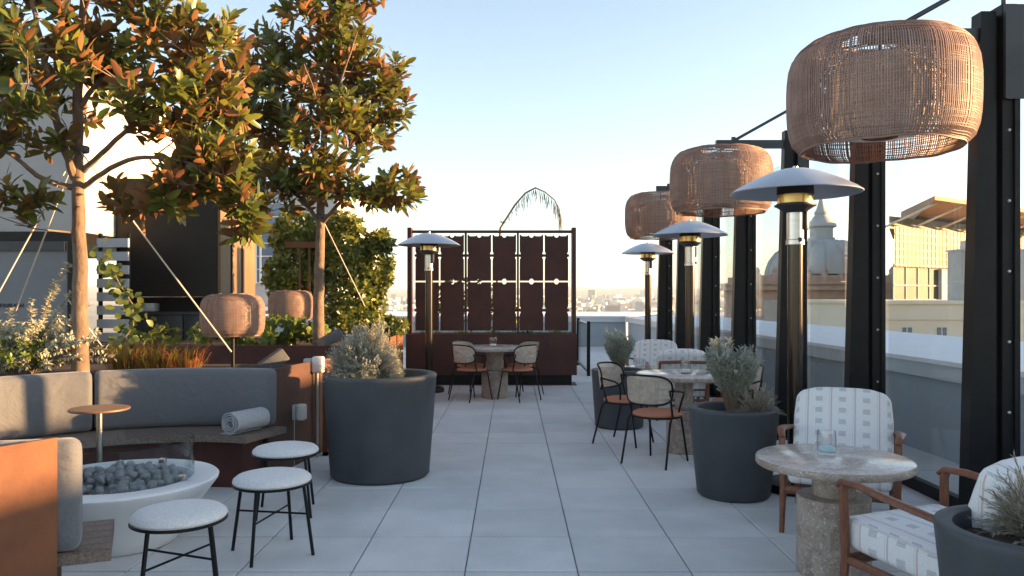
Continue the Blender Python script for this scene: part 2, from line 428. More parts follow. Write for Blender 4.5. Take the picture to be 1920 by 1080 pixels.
# ---------------------------------------------------------------- terrace floor
b = MB().box(-9, 3.9, -4, 22.6, -.4, -.012); struct(b, 'floor', mt['gap'])
b = MB()
for i in range(-15, 7):
    for j in range(-8, 38):
        x0 = -.25 + .6 * i; y0 = .55 + .6 * j; g = .0045
        x1 = min(x0 + .6, 3.9)
        if x0 >= 3.88: continue
        dz = random.uniform(-.0008, .0008)
        e = .005
        X0, X1, Y0, Y1 = x0 + g * .75, x1 - g * .75, y0 + g * 2.1, y0 + .6 - g * 2.1
        vs = [(X0, Y0, -.02), (X1, Y0, -.02), (X1, Y1, -.02), (X0, Y1, -.02), (X0, Y0, dz - e), (X1, Y0, dz - e), (X1, Y1, dz - e), (X0, Y1, dz - e),
              (X0 + e, Y0 + e, dz), (X1 - e, Y0 + e, dz), (X1 - e, Y1 - e, dz), (X0 + e, Y1 - e, dz)]
        fs = [(0, 1, 5, 4), (1, 2, 6, 5), (2, 3, 7, 6), (3, 0, 4, 7), (4, 5, 9, 8), (5, 6, 10, 9), (6, 7, 11, 10), (7, 4, 8, 11), (8, 9, 10, 11)]
        b.add(vs, fs)
struct(b, 'paving', mt['tile'])

# ---------------------------------------------------------------- parapets
def para(name, label, pts_in, pts_out, h):
    t = thing(name, label, 'wall')
    (ax, ay), (bx, by) = pts_in; (cx, cy), (dx, dy) = pts_out
    n = Vector((cx - ax, cy - ay, 0)).normalized(); m = Vector((dx - bx, dy - by, 0)).normalized()
    o1 = [(ax + n.x * .06, ay + n.y * .06), (bx + m.x * .06, by + m.y * .06), (bx + m.x * .35, by + m.y * .35), (ax + n.x * .35, ay + n.y * .35)]
    MB().prism(o1, -.4, h - .15).build('wall_face', mt['parapet'], t)
    MB().prism([(ax, ay), (bx, by), (bx + m.x * .3, by + m.y * .3), (ax + n.x * .3, ay + n.y * .3)], h - .147, h - .012).build('fascia', mt['fascia'], t)
    MB().prism([(ax - n.x * .02, ay - n.y * .02), (bx - m.x * .02, by - m.y * .02), (dx, dy), (cx, cy)], h - .01, h + .03).build('coping', mt['coping'], t)
    return t
para('parapet_wall', 'blue grey parapet with broad white coping running outside the glass screens', ((4.22, -4), (3.28, 22.5)), ((7.2, -4), (5.6, 22.5)), .86)
para('parapet_wall', 'blue grey parapet with white coping closing the far end of the terrace', ((3.27, 22.5), (-9.5, 22.5)), ((5.6, 28.5), (-9.5, 28.5)), .86)

# ---------------------------------------------------------------- glass wall : posts and panes
PY = [4.7 + 1.67 * k for k in range(7)]
PZ = 3.2
def make_post(arm, label):
    t = thing('steel_post', label, 'post', (3.0, 0, 0), 0, 'black steel posts of the glass windbreak')
    b = MB()
    def pl(xa0, xa1, xb, y0, y1, z1):  # tapered plate, left edge xa0 (base) -> xa1 (top), right edge xb
        vs = [(xa0, y0, 0), (xb, y0, 0), (xb, y1, 0), (xa0, y1, 0), (xa1, y0, z1), (xb, y0, z1), (xb, y1, z1), (xa1, y1, z1)]
        b.add(vs, [(3, 2, 1, 0), (4, 5, 6, 7), (0, 1, 5, 4), (1, 2, 6, 5), (2, 3, 7, 6), (3, 0, 4, 7)])
    pl(-.29, -.205, -.115, -.05, .05, PZ - .04)
    b.build('web_plate', mt['black'], t)
    b = MB(); b.box(-.115, -.085, -.02, .02, 0, PZ - .06); b.build('groove', mt['black'], t)
    b = MB(); b.box(-.085, 0, -.06, .06, 0, PZ); b.box(-.02, .012, -.075, -.06, 0, PZ - .02); b.build('flange', mt['black'], t)
    b = MB(); b.box(-.34, .05, -.11, .11, 0, .014); b.build('base_plate', mt['black'], t)
    for z in [.35 + .42 * k for k in range(7)]:
        q = MB(); q.lathe([(0, .008), (.007, .006), (.010, 0)], 10)
        o = q.build('bolt', mt['steel'], t); o.location = (-.045, -.06, z); o.rotation_euler = (R(90), 0, 0)
    if arm:
        b = MB().box(-.09, .03, -.083, -.076, 2.63, PZ - .01); b.box(-.09, -.075, -.10, -.0835, 2.63, PZ - .02); b.build('bracket', mt['charcoal'], t)
        b = MB().box(-.90, -.12, -.03, .03, 2.985, 3.065); b.build('arm', mt['charcoal'], t)
        b = MB().tube([(-.04, .0, PZ), (-.04, 0, 3.46)], .014, 8); b.build('mast', mt['charcoal'], t)
        b = MB().tube([(-.04, 0, 3.44), (-.72, 0, 3.06)], .016, 8); b.box(-.74, -.70, -.012, .012, 3.05, 3.10); b.build('tie_rod', mt['charcoal'], t)
    return t
names = ['tall black steel post carrying the nearest and largest wicker pendant, at the right edge',
         'tapered black steel post seen just under the nearest wicker pendant',
         'black steel post with arm carrying the middle wicker pendant, behind the big silver heater',
         'plain black steel post just left of the nearest silver heater hood',
         'black steel post with arm carrying the farthest wicker pendant',
         'plain black steel post behind the middle patio heater',
         'last and farthest black steel post of the glass windbreak']
pa = make_post(True, names[0]); pp = make_post(False, names[1])
for k, y in enumerate(PY):
    src = pa if k % 2 == 0 and k < 6 else pp
    o = src if k < 2 else dup(src, label=names[k])
    o.location = (3.0, y, 0)
plabel = ['clear glass pane at the right edge in front of the nearest post', 'clear glass pane behind the near lounge chair, framing the golden office building',
          'clear glass pane in front of the domed building', 'clear glass pane between the third and fourth post from the right', 'clear glass pane between the fourth and fifth post from the right',
          'clear glass pane between the fifth and sixth post from the right', 'farthest clear glass pane between the two last posts']
p0 = None
for k in range(7):
    yc = PY[0] - .835 + 1.67 * k
    if p0 is None:
        p0 = thing('windscreen', plabel[0], 'glass panel', (3.06, yc, 0), 0, 'glass panes of the windbreak')
        MB().box(-.006, .006, -.80, .80, .09, 2.95).build('pane', mt['glass'], p0)
        MB().box(-.03, .03, -.80, .80, 0, .088).build('base_rail', mt['black'], p0)
    else:
        dup(p0, label=plabel[k], loc=(3.06, yc, 0))

# ---------------------------------------------------------------- wicker shades
PROF = [(.45, 0), (.50, .05), (.523, .13), (.53, .26), (.53, .40), (.52, .49), (.495, .565), (.445, .62), (.36, .65), (.22, .66)]
def smooth_prof(pr, n=16):
    pts = [Vector((a, b, 0)) for a, b in pr]; out = []
    L = [0]
    for i in range(1, len(pts)): L.append(L[-1] + (pts[i] - pts[i - 1]).length)
    for k in range(n):
        s = L[-1] * k / (n - 1)
        i = max(j for j in range(len(L)) if L[j] <= s + 1e-9); i = min(i, len(L) - 2)
        f = (s - L[i]) / (L[i + 1] - L[i]); q = pts[i].lerp(pts[i + 1], f); out.append((q.x, q.y))
    return out
def shade_meshes():
    cane = MB(); pr = smooth_prof(PROF, 15); N = 236
    for k in range(N):
        a = 2 * PI * k / N + random.uniform(-.005, .005); ca, sa = math.cos(a), math.sin(a)
        hw = .0040 * random.uniform(.85, 1.15)
        vs = []; fs = []
        for i, (r, z) in enumerate(pr):
            ww = hw * (r / .575) ** .5
            px, py = -sa * ww, ca * ww
            rr = r + .004 + (.002 if k % 22 == 0 else 0); r2 = r - .003
            vs += [(ca * r2 + px, sa * r2 + py, z), (ca * rr + px * .7, sa * rr + py * .7, z), (ca * rr - px * .7, sa * rr - py * .7, z), (ca * r2 - px, sa * r2 - py, z)]
        for i in range(len(pr) - 1):
            for q in range(4):
                fs.append((i * 4 + q, i * 4 + (q + 1) % 4, i * 4 + 4 + (q + 1) % 4, i * 4 + 4 + q))
        cane.add(vs, fs)
    weft = MB(); fine = smooth_prof(PROF, 64)
    for i, (r, z) in enumerate(fine):
        pts = []
        if i % 2 and 0 < i < 63 and False: continue
        dzw = random.uniform(-.003, .003) if 0 < i < 63 else 0
        rad = .0027 if 0 < i < 63 else .010
        ph = random.random() * 6
        for k in range(72):
            a = 2 * PI * k / 72
            rr = r + .002 * math.sin(a * 9 + ph); zz = z + dzw + .004 * math.sin(a * 5 + ph) + .002 * math.sin(a * 13 + ph * 2)
            pts.append((rr * math.cos(a), rr * math.sin(a), zz))
        weft.tube(pts, rad, 4, closed=True)
    dif = MB(); dif.lathe([(.10, .07), (.22, .085), (.285, .14), (.305, .24), (.305, .36), (.285, .46), (.22, .53), (.10, .55)], 40)
    fr = MB()
    fr.tube([(0, 0, .50), (0, 0, .70)], .012, 8)
    for k in range(4):
        a = PI / 4 + k * PI / 2
        fr.tube([(0, 0, .655), (.23 * math.cos(a), .23 * math.sin(a), .655)], .006, 6)
    return cane, weft, dif, fr
sc_, sw_, sd_, sf_ = shade_meshes()
pend = thing('pendant_lamp', 'largest and nearest wicker drum pendant hanging from the post arm at the upper right', 'pendant lamp', (2.215, 4.7, 2.345), 0, 'wicker pendants along the glass wall')
sc_.build('wicker_shade', mt['rattan'], pend); wv = sw_.build('weave', mt['weft'], kids(pend)[0]); sd_.build('diffuser', mt['diffuser'], pend); sf_.build('hanger', mt['black'], pend)
p2 = dup(pend, label='middle sized wicker pendant hanging above the nearest silver heater', loc=(2.15, PY[2], 2.325), rz=1)
p2.scale = (.97, .97, .98)
p3 = dup(pend, label='smallest and farthest wicker pendant hanging above the far heaters', loc=(2.16, PY[4], 2.315), rz=2)
p3.scale = (.96, .96, .97)
def planter_lamp(label, loc, pole, rz):
    t = thing('planter_lamp', label, 'lamp', loc, rz, 'wicker lamps standing in the planters')
    b = MB(); b.cyl((0, 0), .075, 0, .02, 20); b.cyl((0, 0), .019, .02, pole + .36, 12); b.build('pole', mt['black'], t)
    for k in kids(pend):
        if k.name.startswith('hanger'): continue
        c = dup(k, t); c.location = (0, 0, pole); c.scale = (.595, .595, .64)
    return t
planter_lamp('larger wicker drum lamp on a thin pole standing behind the grey sofa back', (-2.86, 8.0, .715), .345, .4)
planter_lamp('smaller wicker drum lamp among bright green leaves left of the second tree trunk', (-3.2, 11.3, .79), .33, 2.1)

# ---------------------------------------------------------------- patio heaters
def make_heater():
    t = thing('patio_heater', 'x', 'patio heater', (0, 0, 0), 0, 'freestanding patio heaters')
    b = MB(); b.lathe([(0, 0), (.23, 0), (.235, .02), (.225, .06), (.19, .075), (.06, .09), (0, .09)], 36); b.build('base', mt['black'], t)
    b = MB(); b.cyl((0, 0), .056, .08, 1.87, 24); b.build('pole', mt['pole'], t)
    b = MB(); b.lathe([(0, 1.85), (.068, 1.85), (.068, 1.885), (.062, 1.89), (.062, 2.09), (.05, 2.10)], 28); b.build('sleeve', mt['steel'], t)
    b = MB(); b.rbox(.02, .055, -.085, -.055, 1.96, 2.10, .006); b.cyl((-.03, -.07), .014, 1.87, 1.9, 12); b.build('control', mt['charcoal'], t)
    b = MB(); b.lathe([(.05, 2.095), (.085, 2.10), (.135, 2.135), (.15, 2.14), (.152, 2.15), (.135, 2.152), (.135, 2.16)], 32); b.build('burner_tray', mt['charcoal'], t)
    b = MB(); b.lathe([(.128, 2.155), (.13, 2.225), (.12, 2.228)], 32); b.build('burner_screen', mt['gold'], t)
    b = MB(); b.lathe([(.131, 2.226), (.134, 2.23), (.134, 2.30), (.12, 2.31)], 32); b.build('burner_head', mt['black'], t)
    b = MB(); b.lathe([(.475, 2.235), (.478, 2.242), (.44, 2.27), (.34, 2.325), (.23, 2.375), (.15, 2.405), (.10, 2.418), (.0, 2.425)], 56)
    b.lathe([(0, 2.40), (.10, 2.398), (.23, 2.36), (.34, 2.31), (.44, 2.257), (.475, 2.235)], 56)
    b.build('hood', mt['hood'], t)
    b = MB(); b.cyl((0, 0), .02, 2.425, 2.445, 12); b.build('hood_nut', mt['steel'], t)
    return t
h0 = make_heater()
h0['label'] = 'nearest and largest patio heater with silver hood, behind the printed armchair'; h0.location = (2.14, 5.9, 0); h0.rotation_euler.z = .6
dup(h0, label='middle patio heater on the right, its hood overlapping the farthest wicker pendant', loc=(2.28, 10.0, 0), rz=1.5)
dup(h0, label='farthest small patio heater on the right beside the leftmost glass wall post', loc=(2.47, 14.2, 0), rz=.2)
dup(h0, label='patio heater standing alone in front of the dark red cutwork screen', loc=(-1.27, 11.95, 0), rz=.4)

# ---------------------------------------------------------------- pots and their plants
def make_pot(name, label, R1, R0, H, loc, group=None, soil=True):
    t = thing(name, label, 'planter pot', loc, 0, group)
    b = MB(); th = .055 * (R1 / .33) ** .3
    b.lathe([(0, .0), (R0 - .02, .0), (R0, .02), (R0 + (R1 - R0) * .5, H * .5), (R1 - .004, H - .035), (R1, H - .015), (R1 - .006, H - .003), (R1 - .014, H), (R1 - th, H - .001), (R1 - th - .008, H - .008), (R1 - th - .012, H - .05), (R1 - th - .02, H - .13)], 72)
    b.build('shell', mt['pot'], t)
    s = MB(); n = 26; r = R1 - th - .012
    pr = [(r * i / 8, H - .07 + .02 * math.cos(i / 8 * 2) + random.uniform(-.006, .006)) for i in range(9)][::-1]
    s.lathe(pr, n); s.v = [(x, y, z + random.uniform(-.008, .008)) for x, y, z in s.v]
    s.build('soil', mt['soil'], t)
    return t
def bush(name, label, loc, group, rx, rz, nst, mat, LL, LW, nl, stemr=.0022, flat=.0, up=.35, rows=1, z0=0.0, jitter=1.0, leafang=.9, fan=0):
    """needle-leaved shrub: stems from a common foot spreading into an ellipsoid, leaves along each stem"""
    t = thing(name, label, 'plant', loc, random.random() * 6, group)
    st = MB(); lf = MB()
    for i in range(nst):
        a = random.random() * 2 * PI; u = random.random()
        el = math.acos(1 - u * (1 - flat)) if flat < 1 else 1
        r = random.uniform(.72, 1.0) if random.random() < .75 else random.uniform(.4, .8)
        dirv = Vector((math.sin(el) * math.cos(a) * rx, math.sin(el) * math.sin(a) * rx, math.cos(el) * rz))
        if fan: dirv = Vector((math.sin(el) ** .8 * math.cos(a) * rx, math.sin(el) ** .8 * math.sin(a) * rx, rz * max(.05, math.cos(el)) ** .35))
        nz = noise.noise(dirv.normalized() * 2.2 + Vector(loc)) * .28 * jitter
        end = dirv * (r + nz) + Vector((0, 0, z0))
        base = Vector((math.cos(a), math.sin(a), 0)) * rx * .18 * random.random()
        mid = base.lerp(end, .5) + Vector((0, 0, rz * .12)) + Vector((random.uniform(-1, 1), random.uniform(-1, 1), 0)) * rx * .05
        pts = [base, mid, end]
        def P(tt): return base * (1 - tt) ** 2 + mid * 2 * tt * (1 - tt) + end * tt * tt
        st.tube([P(0), P(.33), P(.66), P(1)], [stemr * 1.6, stemr * 1.3, stemr, stemr * .6], 3, caps=False)
        for k in range(nl):
            tt = .38 + .62 * (k + random.random()) / nl
            p = P(tt); d = (P(min(1, tt + .05)) - P(tt - .05)).normalized()
            o = d.orthogonal(); o.rotate(Matrix.Rotation(random.random() * 2 * PI, 3, d))
            dd = d * math.cos(leafang) + o * math.sin(leafang)
            if tt > .95: dd = d * .8 + o * .4
            lf.leaf(p, dd, Vector((random.uniform(-.5, .5), random.uniform(-.5, .5), 1)), LL * random.uniform(.7, 1.2), LW, 0, .1, .2, rows)
    st.build('stem', mt['twig'], t); lf.build('foliage', mt[mat], t)
    return t
make_pot('planter_pot', 'very large graphite pot standing left of the paved aisle', .462, .40, .83, (-1.08, 6.4, 0))
bush('silver_shrub', 'round silvery shrub growing in the very large graphite pot', (-1.20, 6.38, .74), None, .325, .46, 1000, 'rosemary', .032, .0085, 34, z0=.05, leafang=.7)
PG = 'tapered graphite pots along the glass wall'
make_pot('planter_pot', 'medium graphite pot between the marble coffee table and the dining table', .325, .262, .65, (1.63, 5.75, 0), PG)
make_pot('planter_pot', 'farthest graphite pot behind the cane chairs on the right', .31, .268, .645, (1.20, 8.75, 0), PG)
make_pot('planter_pot', 'graphite pot cut off by the lower right corner', .33, .265, .65, (1.85, 2.74, 0), PG)
bush('sage_shrub', 'upright grey green shrub growing in the medium graphite pot', (1.64, 5.78, .59), None, .23, .58, 300, 'sage', .042, .012, 34, flat=.35, leafang=.7, jitter=1.1, fan=1)
bush('dry_lavender', 'low dry lavender beside the grey green shrub in the medium pot', (1.78, 5.66, .57), None, .20, .28, 110, 'dry', .034, .006, 18, leafang=.35)
bush('sage_shrub', 'small grey green shrub growing in the farthest graphite pot', (1.20, 8.75, .58), None, .20, .50, 240, 'sage', .042, .012, 30, flat=.35, leafang=.7, fan=1)
bush('dry_lavender', 'spiky grey lavender growing in the corner pot', (1.90, 2.76, .58), None, .23, .31, 170, 'dry', .030, .0045, 22, leafang=.33)

# ---------------------------------------------------------------- fire pit
t = thing('fire_pit', 'round white concrete fire bowl with a curved glass wind guard', 'fire pit', (-2.33, 4.65, 0))
b = MB(); b.lathe([(0, 0), (.30, 0), (.315, .012), (.345, .07), (.42, .19), (.50, .295), (.545, .355), (.55, .372), (.54, .382), (.41, .382), (.40, .375), (.395, .30), (0, .30)], 80); b.build('bowl', mt['firewhite'], t)
b = MB(); b.lathe([(.402, .384), (.402, .605), (.408, .605), (.408, .384), (.402, .384)], 80); b.build('wind_guard', mt['glass_edge'], t)
for a in (-100, -10, 80, 170):
    q = MB(); q.rbox(.39, .425, -.02, .02, .382, .415, .004)
    o = q.build('guard_clip', mt['steel'], t); o.rotation_euler.z = R(a)
rocks = []
for i in range(6):
    bm = bmesh.new(); bmesh.ops.create_icosphere(bm, subdivisions=2, radius=1)
    for v in bm.verts:
        v.co *= 1 + .22 * noise.noise(v.co * 1.3 + Vector((i * 7, 0, 0))) + .10 * noise.noise(v.co * 3.1 + Vector((0, i * 9, 0)))
    me = bpy.data.meshes.new('lava_stone'); bm.to_mesh(me); bm.free()
    for p in me.polygons: p.use_smooth = True
    me.materials.append(mt['lava']); rocks.append(me)
cnt = 0
for layer, (zz, rad, stp) in enumerate(((.335, .37, .064), (.372, .34, .058), (.402, .25, .066))):
    y = -rad; row = 0
    while y < rad:
        x = -rad + (stp * .5 if row % 2 else 0)
        while x < rad:
            if math.hypot(x, y) < rad and (layer > 0 or math.hypot(x, y) > .20) and random.random() < (.97, .93, .75)[layer]:
                o = bpy.data.objects.new('lava_stone', random.choice(rocks)); C.objects.link(o)
                s = random.uniform(.020, .033)
                o.scale = (s, s * random.uniform(.8, 1.1), s * random.uniform(.7, 1))
                o.rotation_euler = (random.random() * 6, random.random() * 6, random.random() * 6)
                o.location = (-2.33 + x + random.uniform(-.012, .012), 4.65 + y + random.uniform(-.012, .012), zz + random.uniform(-.008, .012))
                tag(o, 'rough grey lava stone lying in the white fire bowl', 'stone', 'lava stones heaped in the fire bowl'); cnt += 1
            x += stp
        y += stp * .88; row += 1

# ---------------------------------------------------------------- curved sofa
SC = Vector((-2.35, 4.68))
def arcpt(r, deg): return (SC.x + r * math.cos(R(deg)), SC.y + r * math.sin(R(deg)))
def arc_sweep(mb, sec, th0, th1, n=24, endr=0.0, smooth=True, lean=None):
    """sweep a closed section of (r,z) round the sofa centre; endr rounds the ends by shrinking the section"""
    rc = sum(p[0] for p in sec) / len(sec); zc = sum(p[1] for p in sec) / len(sec)
    rings = []
    hw = max(p[0] for p in sec) - rc; hh = max(p[1] for p in sec) - zc
    if endr:
        for k in range(5):
            a = PI / 2 * k / 4
            off = endr * (1 - math.sin(a)); sh = endr * (1 - math.cos(PI / 2 - a)) if False else endr * (1 - math.sin(a))
            rings.append((th0 + math.degrees(endr * (1 - math.cos(a)) / rc) if k else th0, endr * (1 - math.sin(a))))
        rings = [(th0 + math.degrees(endr * (1 - math.cos(PI / 2 * k / 4)) / rc), endr * (1 - math.sin(PI / 2 * k / 4))) for k in range(5)]
    else: rings = [(th0, 0)]
    for k in range(1, n): 
        th = th0 + (th1 - th0) * k / n
        if endr and (abs(th - th0) < math.degrees(endr / rc) * 1.1 or abs(th - th1) < math.degrees(endr / rc) * 1.1): continue
        rings.append((th, 0))
    if endr: rings += [(th1 - math.degrees(endr * (1 - math.cos(PI / 2 * k / 4)) / rc), endr * (1 - math.sin(PI / 2 * k / 4))) for k in (4, 3, 2, 1, 0)]
    else: rings.append((th1, 0))
    m = len(sec); vs = []; fs = []
    for (th, sh) in rings:
        for (r, z) in sec:
            r2 = rc + (r - rc) * max(0, hw - sh) / hw; z2 = zc + (z - zc) * max(0, hh - sh) / hh
            x, y = arcpt(r2, th); vs.append((x, y, z2))
    for i in range(len(rings) - 1):
        for k in range(m): fs.append((i * m + k, i * m + (k + 1) % m, (i + 1) * m + (k + 1) % m, (i + 1) * m + k))
    fs.append(list(range(m))[::-1]); fs.append([(len(rings) - 1) * m + k for k in range(m)])
    mb.add(vs, fs, 0, smooth)
def rrect(r0, r1, z0, z1, c, lean=0.0):
    out = []
    for (cx, cz, a0) in ((r1 - c, z1 - c, 0), (r0 + c, z1 - c, 90), (r0 + c, z0 + c, 180), (r1 - c, z0 + c, 270)):
        for k in range(4):
            a = R(a0 + 30 * k); zz = cz + c * math.sin(a)
            out.append((cx + c * math.cos(a) + lean * (zz - z0), zz))
    return out
t = thing('curved_sofa', 'curved built in sofa with grey back cushions wrapped around the white fire bowl', 'sofa', (0, 0, 0))
TH = [(73.5, 123), (123.6, 180), (180.6, 237), (237.6, 291.6)]
b = MB(); arc_sweep(b, [(1.63, .375), (1.63, .42), (1.14, .42), (1.14, .375)], 70, 295.5, 60, 0, False)
b.build('bench_seat', mt['teak'], t)
b = MB()
for k in range(5): arc_sweep(b, [(1.15 + .096 * k + .09, .4205), (1.15 + .096 * k + .09, .4245), (1.15 + .096 * k, .4245), (1.15 + .096 * k, .4205)], 70.1, 295.4, 60, 0, False)
b.build('seat_board', mt['teak'], t)
b = MB(); arc_sweep(b, [(1.60, 0), (1.60, .373), (1.30, .373), (1.30, 0)], 77, 286.5, 60, 0, False); b.build('plinth', mt['corten_dark'], t)
for i, (a0, a1) in enumerate(TH):
    b = MB(); arc_sweep(b, rrect(1.52, 1.655, .428, .885, .05, .03), a0, a1, 26, .04)
    b.build('back_cushion', mt['cushion'], t)
    b = MB()
    for r_, z_ in ((1.525, .865),):
        pass
# rolled towel
t = thing('rolled_towel', 'rolled pale grey towel lying on the sofa bench', 'towel', (-2.03, 5.97, .511), R(-24))
t.scale = (1.15, 1.15, 1.15)
b = MB(); pts = []; 
sp = []
for k in range(90):
    a = k / 89 * 2 * PI * 3.6; r = .018 + .052 * k / 89 + .002 * math.sin(k * .7)
    sp.append((r * math.cos(a), r * math.sin(a)))
th = .0075
for sgn in (0,):
    n = len(sp); vs = []; fs = []
    for (x, z) in sp:
        rr = math.hypot(x, z); ux, uz = x / rr, z / rr
        for yy in (-.15, .15):
            wv_ = .004 * math.sin(x * 90 + yy * 30)
            vs += [(x, yy + wv_, z), (x + ux * th, yy + wv_, z + uz * th)]
    for i in range(n - 1):
        q = i * 4; p = q + 4
        fs += [(q, p, p + 2, q + 2), (q + 1, q + 3, p + 3, p + 1), (q, q + 1, p + 1, p), (q + 2, p + 2, p + 3, q + 3)]
    b.add(vs, fs, 0, True)
b.build('roll', mt['towel'], t)
b = MB(); b.rbox(-.085, .0, -.145, .145, -.0745, -.066, .003); b.build('loose_end', mt['towel'], t)

# ---------------------------------------------------------------- small side table by the sofa
t = thing('side_table', 'small round bronze side table on a thin steel stem beside the sofa', 'side table', (-2.80, 5.3, 0))
b = MB(); b.cyl((0, 0), .19, .688, .704, 44); b.build('table_top', mt['bronze'], t)
b = MB(); b.cyl((0, 0), .02, .01, .687, 16); b.build('stem', mt['steel'], t)
b = MB(); b.cyl((0, 0), .13, 0, .012, 32); b.build('foot', mt['steel'], t)

# ---------------------------------------------------------------- planters around the sofa
def wallpanel(mb, x0, y0, x1, y1, z0, z1, th):
    d = Vector((x1 - x0, y1 - y0, 0)).normalized(); n = Vector((-d.y, d.x, 0)) * th
    mb.prism([(x0, y0), (x1, y1), (x1 + n.x, y1 + n.y), (x0 + n.x, y0 + n.y)], z0, z1)
t = thing('planter_bed', 'long corten steel planter bed wrapped behind the curved sofa', 'planter', (0, 0, 0))
b = MB(); wallpanel(b, -1.95, 6.24, -1.785, 7.26, 0, .87, .02); b.build('side_panel', mt['corten_shaded'], t)
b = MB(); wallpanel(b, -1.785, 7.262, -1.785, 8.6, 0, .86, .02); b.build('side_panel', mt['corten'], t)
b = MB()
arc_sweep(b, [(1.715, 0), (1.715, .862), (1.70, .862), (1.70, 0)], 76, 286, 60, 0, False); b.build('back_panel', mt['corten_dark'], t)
b = MB(); pts = [arcpt(1.72, a) for a in range(76, 181, 4)] + [(-7.2, 4.68), (-7.2, 8.6), (-1.81, 8.6), (-1.81, 7.2)]
b.add([(x, y, .715) for x, y in pts], [list(range(len(pts)))[::-1]]); b.build('soil', mt['mulch'], t)
t = thing('planter_bed', 'rust orange corten planter end at the lower left corner, half lit by the sun', 'planter', (0, 0, 0))
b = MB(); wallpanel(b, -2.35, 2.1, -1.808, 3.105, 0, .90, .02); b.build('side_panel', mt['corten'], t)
b = MB(); pts = [arcpt(1.72, a) for a in range(184, 287, 4)] + [(-1.84, 3.08), (-2.37, 2.1), (-7.2, 2.1), (-7.2, 4.5)]
b.add([(x, y, .78) for x, y in pts], [list(range(len(pts)))]); b.build('soil', mt['mulch'], t)
b = MB(); wallpanel(b, -1.815, 3.11, -1.86, 3.16, 0, .885, .25); 
t = thing('planter_bed', 'farther dark corten planter bed holding the hedge, second tree and small lamp', 'planter', (0, 0, 0))
b = MB(); b.box(-7.2, -1.76, 9.1, 9.12, 0, .885); b.build('front_panel', mt['corten_dark'], t)  # front in darker corten than the sunlit sides, its shade put into the colour
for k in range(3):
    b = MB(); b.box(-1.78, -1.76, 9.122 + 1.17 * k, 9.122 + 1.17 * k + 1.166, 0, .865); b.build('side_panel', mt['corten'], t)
b = MB(); b.box(-7.2, -1.785, 9.125, 12.6, .2, .80); b.build('soil', mt['mulch'], t)

# ---------------------------------------------------------------- electrical boxes and conduits on the planter end
t = thing('outlet_box', 'weatherproof outlet box with clear cover at the top of the two conduits', 'outlet box', (-1.80, 7.10, 0))
b = MB(); b.rbox(-.085, -.012, -.05, .03, .78, .895, .008); b.build('back_box', mt['box_grey'], t)
b = MB(); b.rbox(-.010, .095, -.055, .03, .765, .915, .02, 3); b.build('cover', mt['box_white'], t)
for x in (-.045, .03):
    b = MB(); b.cyl((x, -.01), .013, .0, .778, 12); b.build('conduit', mt['steel'], t)
t = thing('outlet_box', 'grey outlet box with open flap on a short conduit beside the stools', 'outlet box', (-1.84, 6.72, 0))
b = MB(); b.rbox(-.09, -.012, -.045, .035, .40, .53, .008); b.build('back_box', mt['box_grey'], t)
b = MB(); b.rbox(-.010, .07, -.05, .035, .395, .535, .02, 3); b.build('cover', mt['box_white'], t)
b = MB(); b.cyl((-.045, 0), .014, 0, .40, 12); b.build('conduit', mt['steel'], t)
b = MB(); b.box(-1.735, -1.69, 7.15, 7.20, 0, .80); b.box(-1.735, -1.69, 7.15, 7.50, -.0, .03); o = b.build('corner_post', mt['corten'])
tag(o, 'narrow rust coloured steel upright beside the conduits and large pot', 'post')

# ---------------------------------------------------------------- stools
def make_stool(label, loc, rz):
    t = thing('stool', label, 'stool', loc, rz, 'white topped stools at the fire bowl')
    b = MB(); b.lathe([(0, .462), (.08, .461), (.15, .457), (.195, .446), (.214, .430), (.218, .418), (.212, .408), (.19, .404), (0, .404)], 48); b.build('seat_pad', mt['boucle'], t)
    b = MB(); b.tube([(.212 * math.cos(2 * PI * k / 48), .212 * math.sin(2 * PI * k / 48), .400) for k in range(48)], .008, 6, closed=True); b.build('ring', mt['black'], t)
    ft = []
    for k in range(4):
        a = PI / 4 + k * PI / 2
        top = Vector((.188 * math.cos(a), .188 * math.sin(a), .40)); ft_ = Vector((.245 * math.cos(a), .245 * math.sin(a), 0)); ft.append(top.lerp(ft_, .45))
        b = MB(); b.tube([top, ft_], .0095, 8); b.build('leg', mt['black'], t)
    for i in (0, 1):
        b = MB(); b.tube([ft[i] + Vector((0, 0, i * .012)), ft[i + 2] + Vector((0, 0, i * .012))], .006, 6); b.build('stretcher', mt['black'], t)
    return t
s0 = make_stool('nearest white topped stool in front of the fire bowl', (-1.585, 3.72, 0), .42)
dup(s0, label='middle white topped stool, directly in front of the farthest stool', loc=(-1.365, 4.45, 0), rz=.62)
dup(s0, label='farthest white topped stool beside the end of the sofa bench', loc=(-1.53, 5.28, 0), rz=.2)

# ---------------------------------------------------------------- marble tables and candle glasses
def make_table(name, label, loc, D, H, r1, r2, hl):
    t = thing(name, label, 'table', loc)
    Rr = D / 2
    b = MB(); b.lathe([(0, H), (Rr - .012, H), (Rr - .003, H - .005)], 72, mi=0); b.lathe([(Rr - .003, H - .005), (Rr, H - .014), (Rr, H - .036), (Rr - .006, H - .044), (0, H - .044)], 72, mi=1)
    b.build('table_top', [mt['table'], mt['tabledge']], t)
    b = MB(); b.cyl((0, 0), r2, hl, H - .044, 44); b.build('upper_column', mt['tabledge'], t)
    b = MB(); b.cyl((0, 0), r1, 0, hl, 52); b.build('lower_column', mt['tabledge'], t)
    return t
make_table('coffee_table', 'round brown marble coffee table between the two printed armchairs at the lower right', (1.70, 4.13, 0), .79, .61, .185, .108, .41)
make_table('dining_table', 'round marble dining table with cane chairs on the right', (1.62, 7.35, 0), .90, .735, .165, .085, .40)
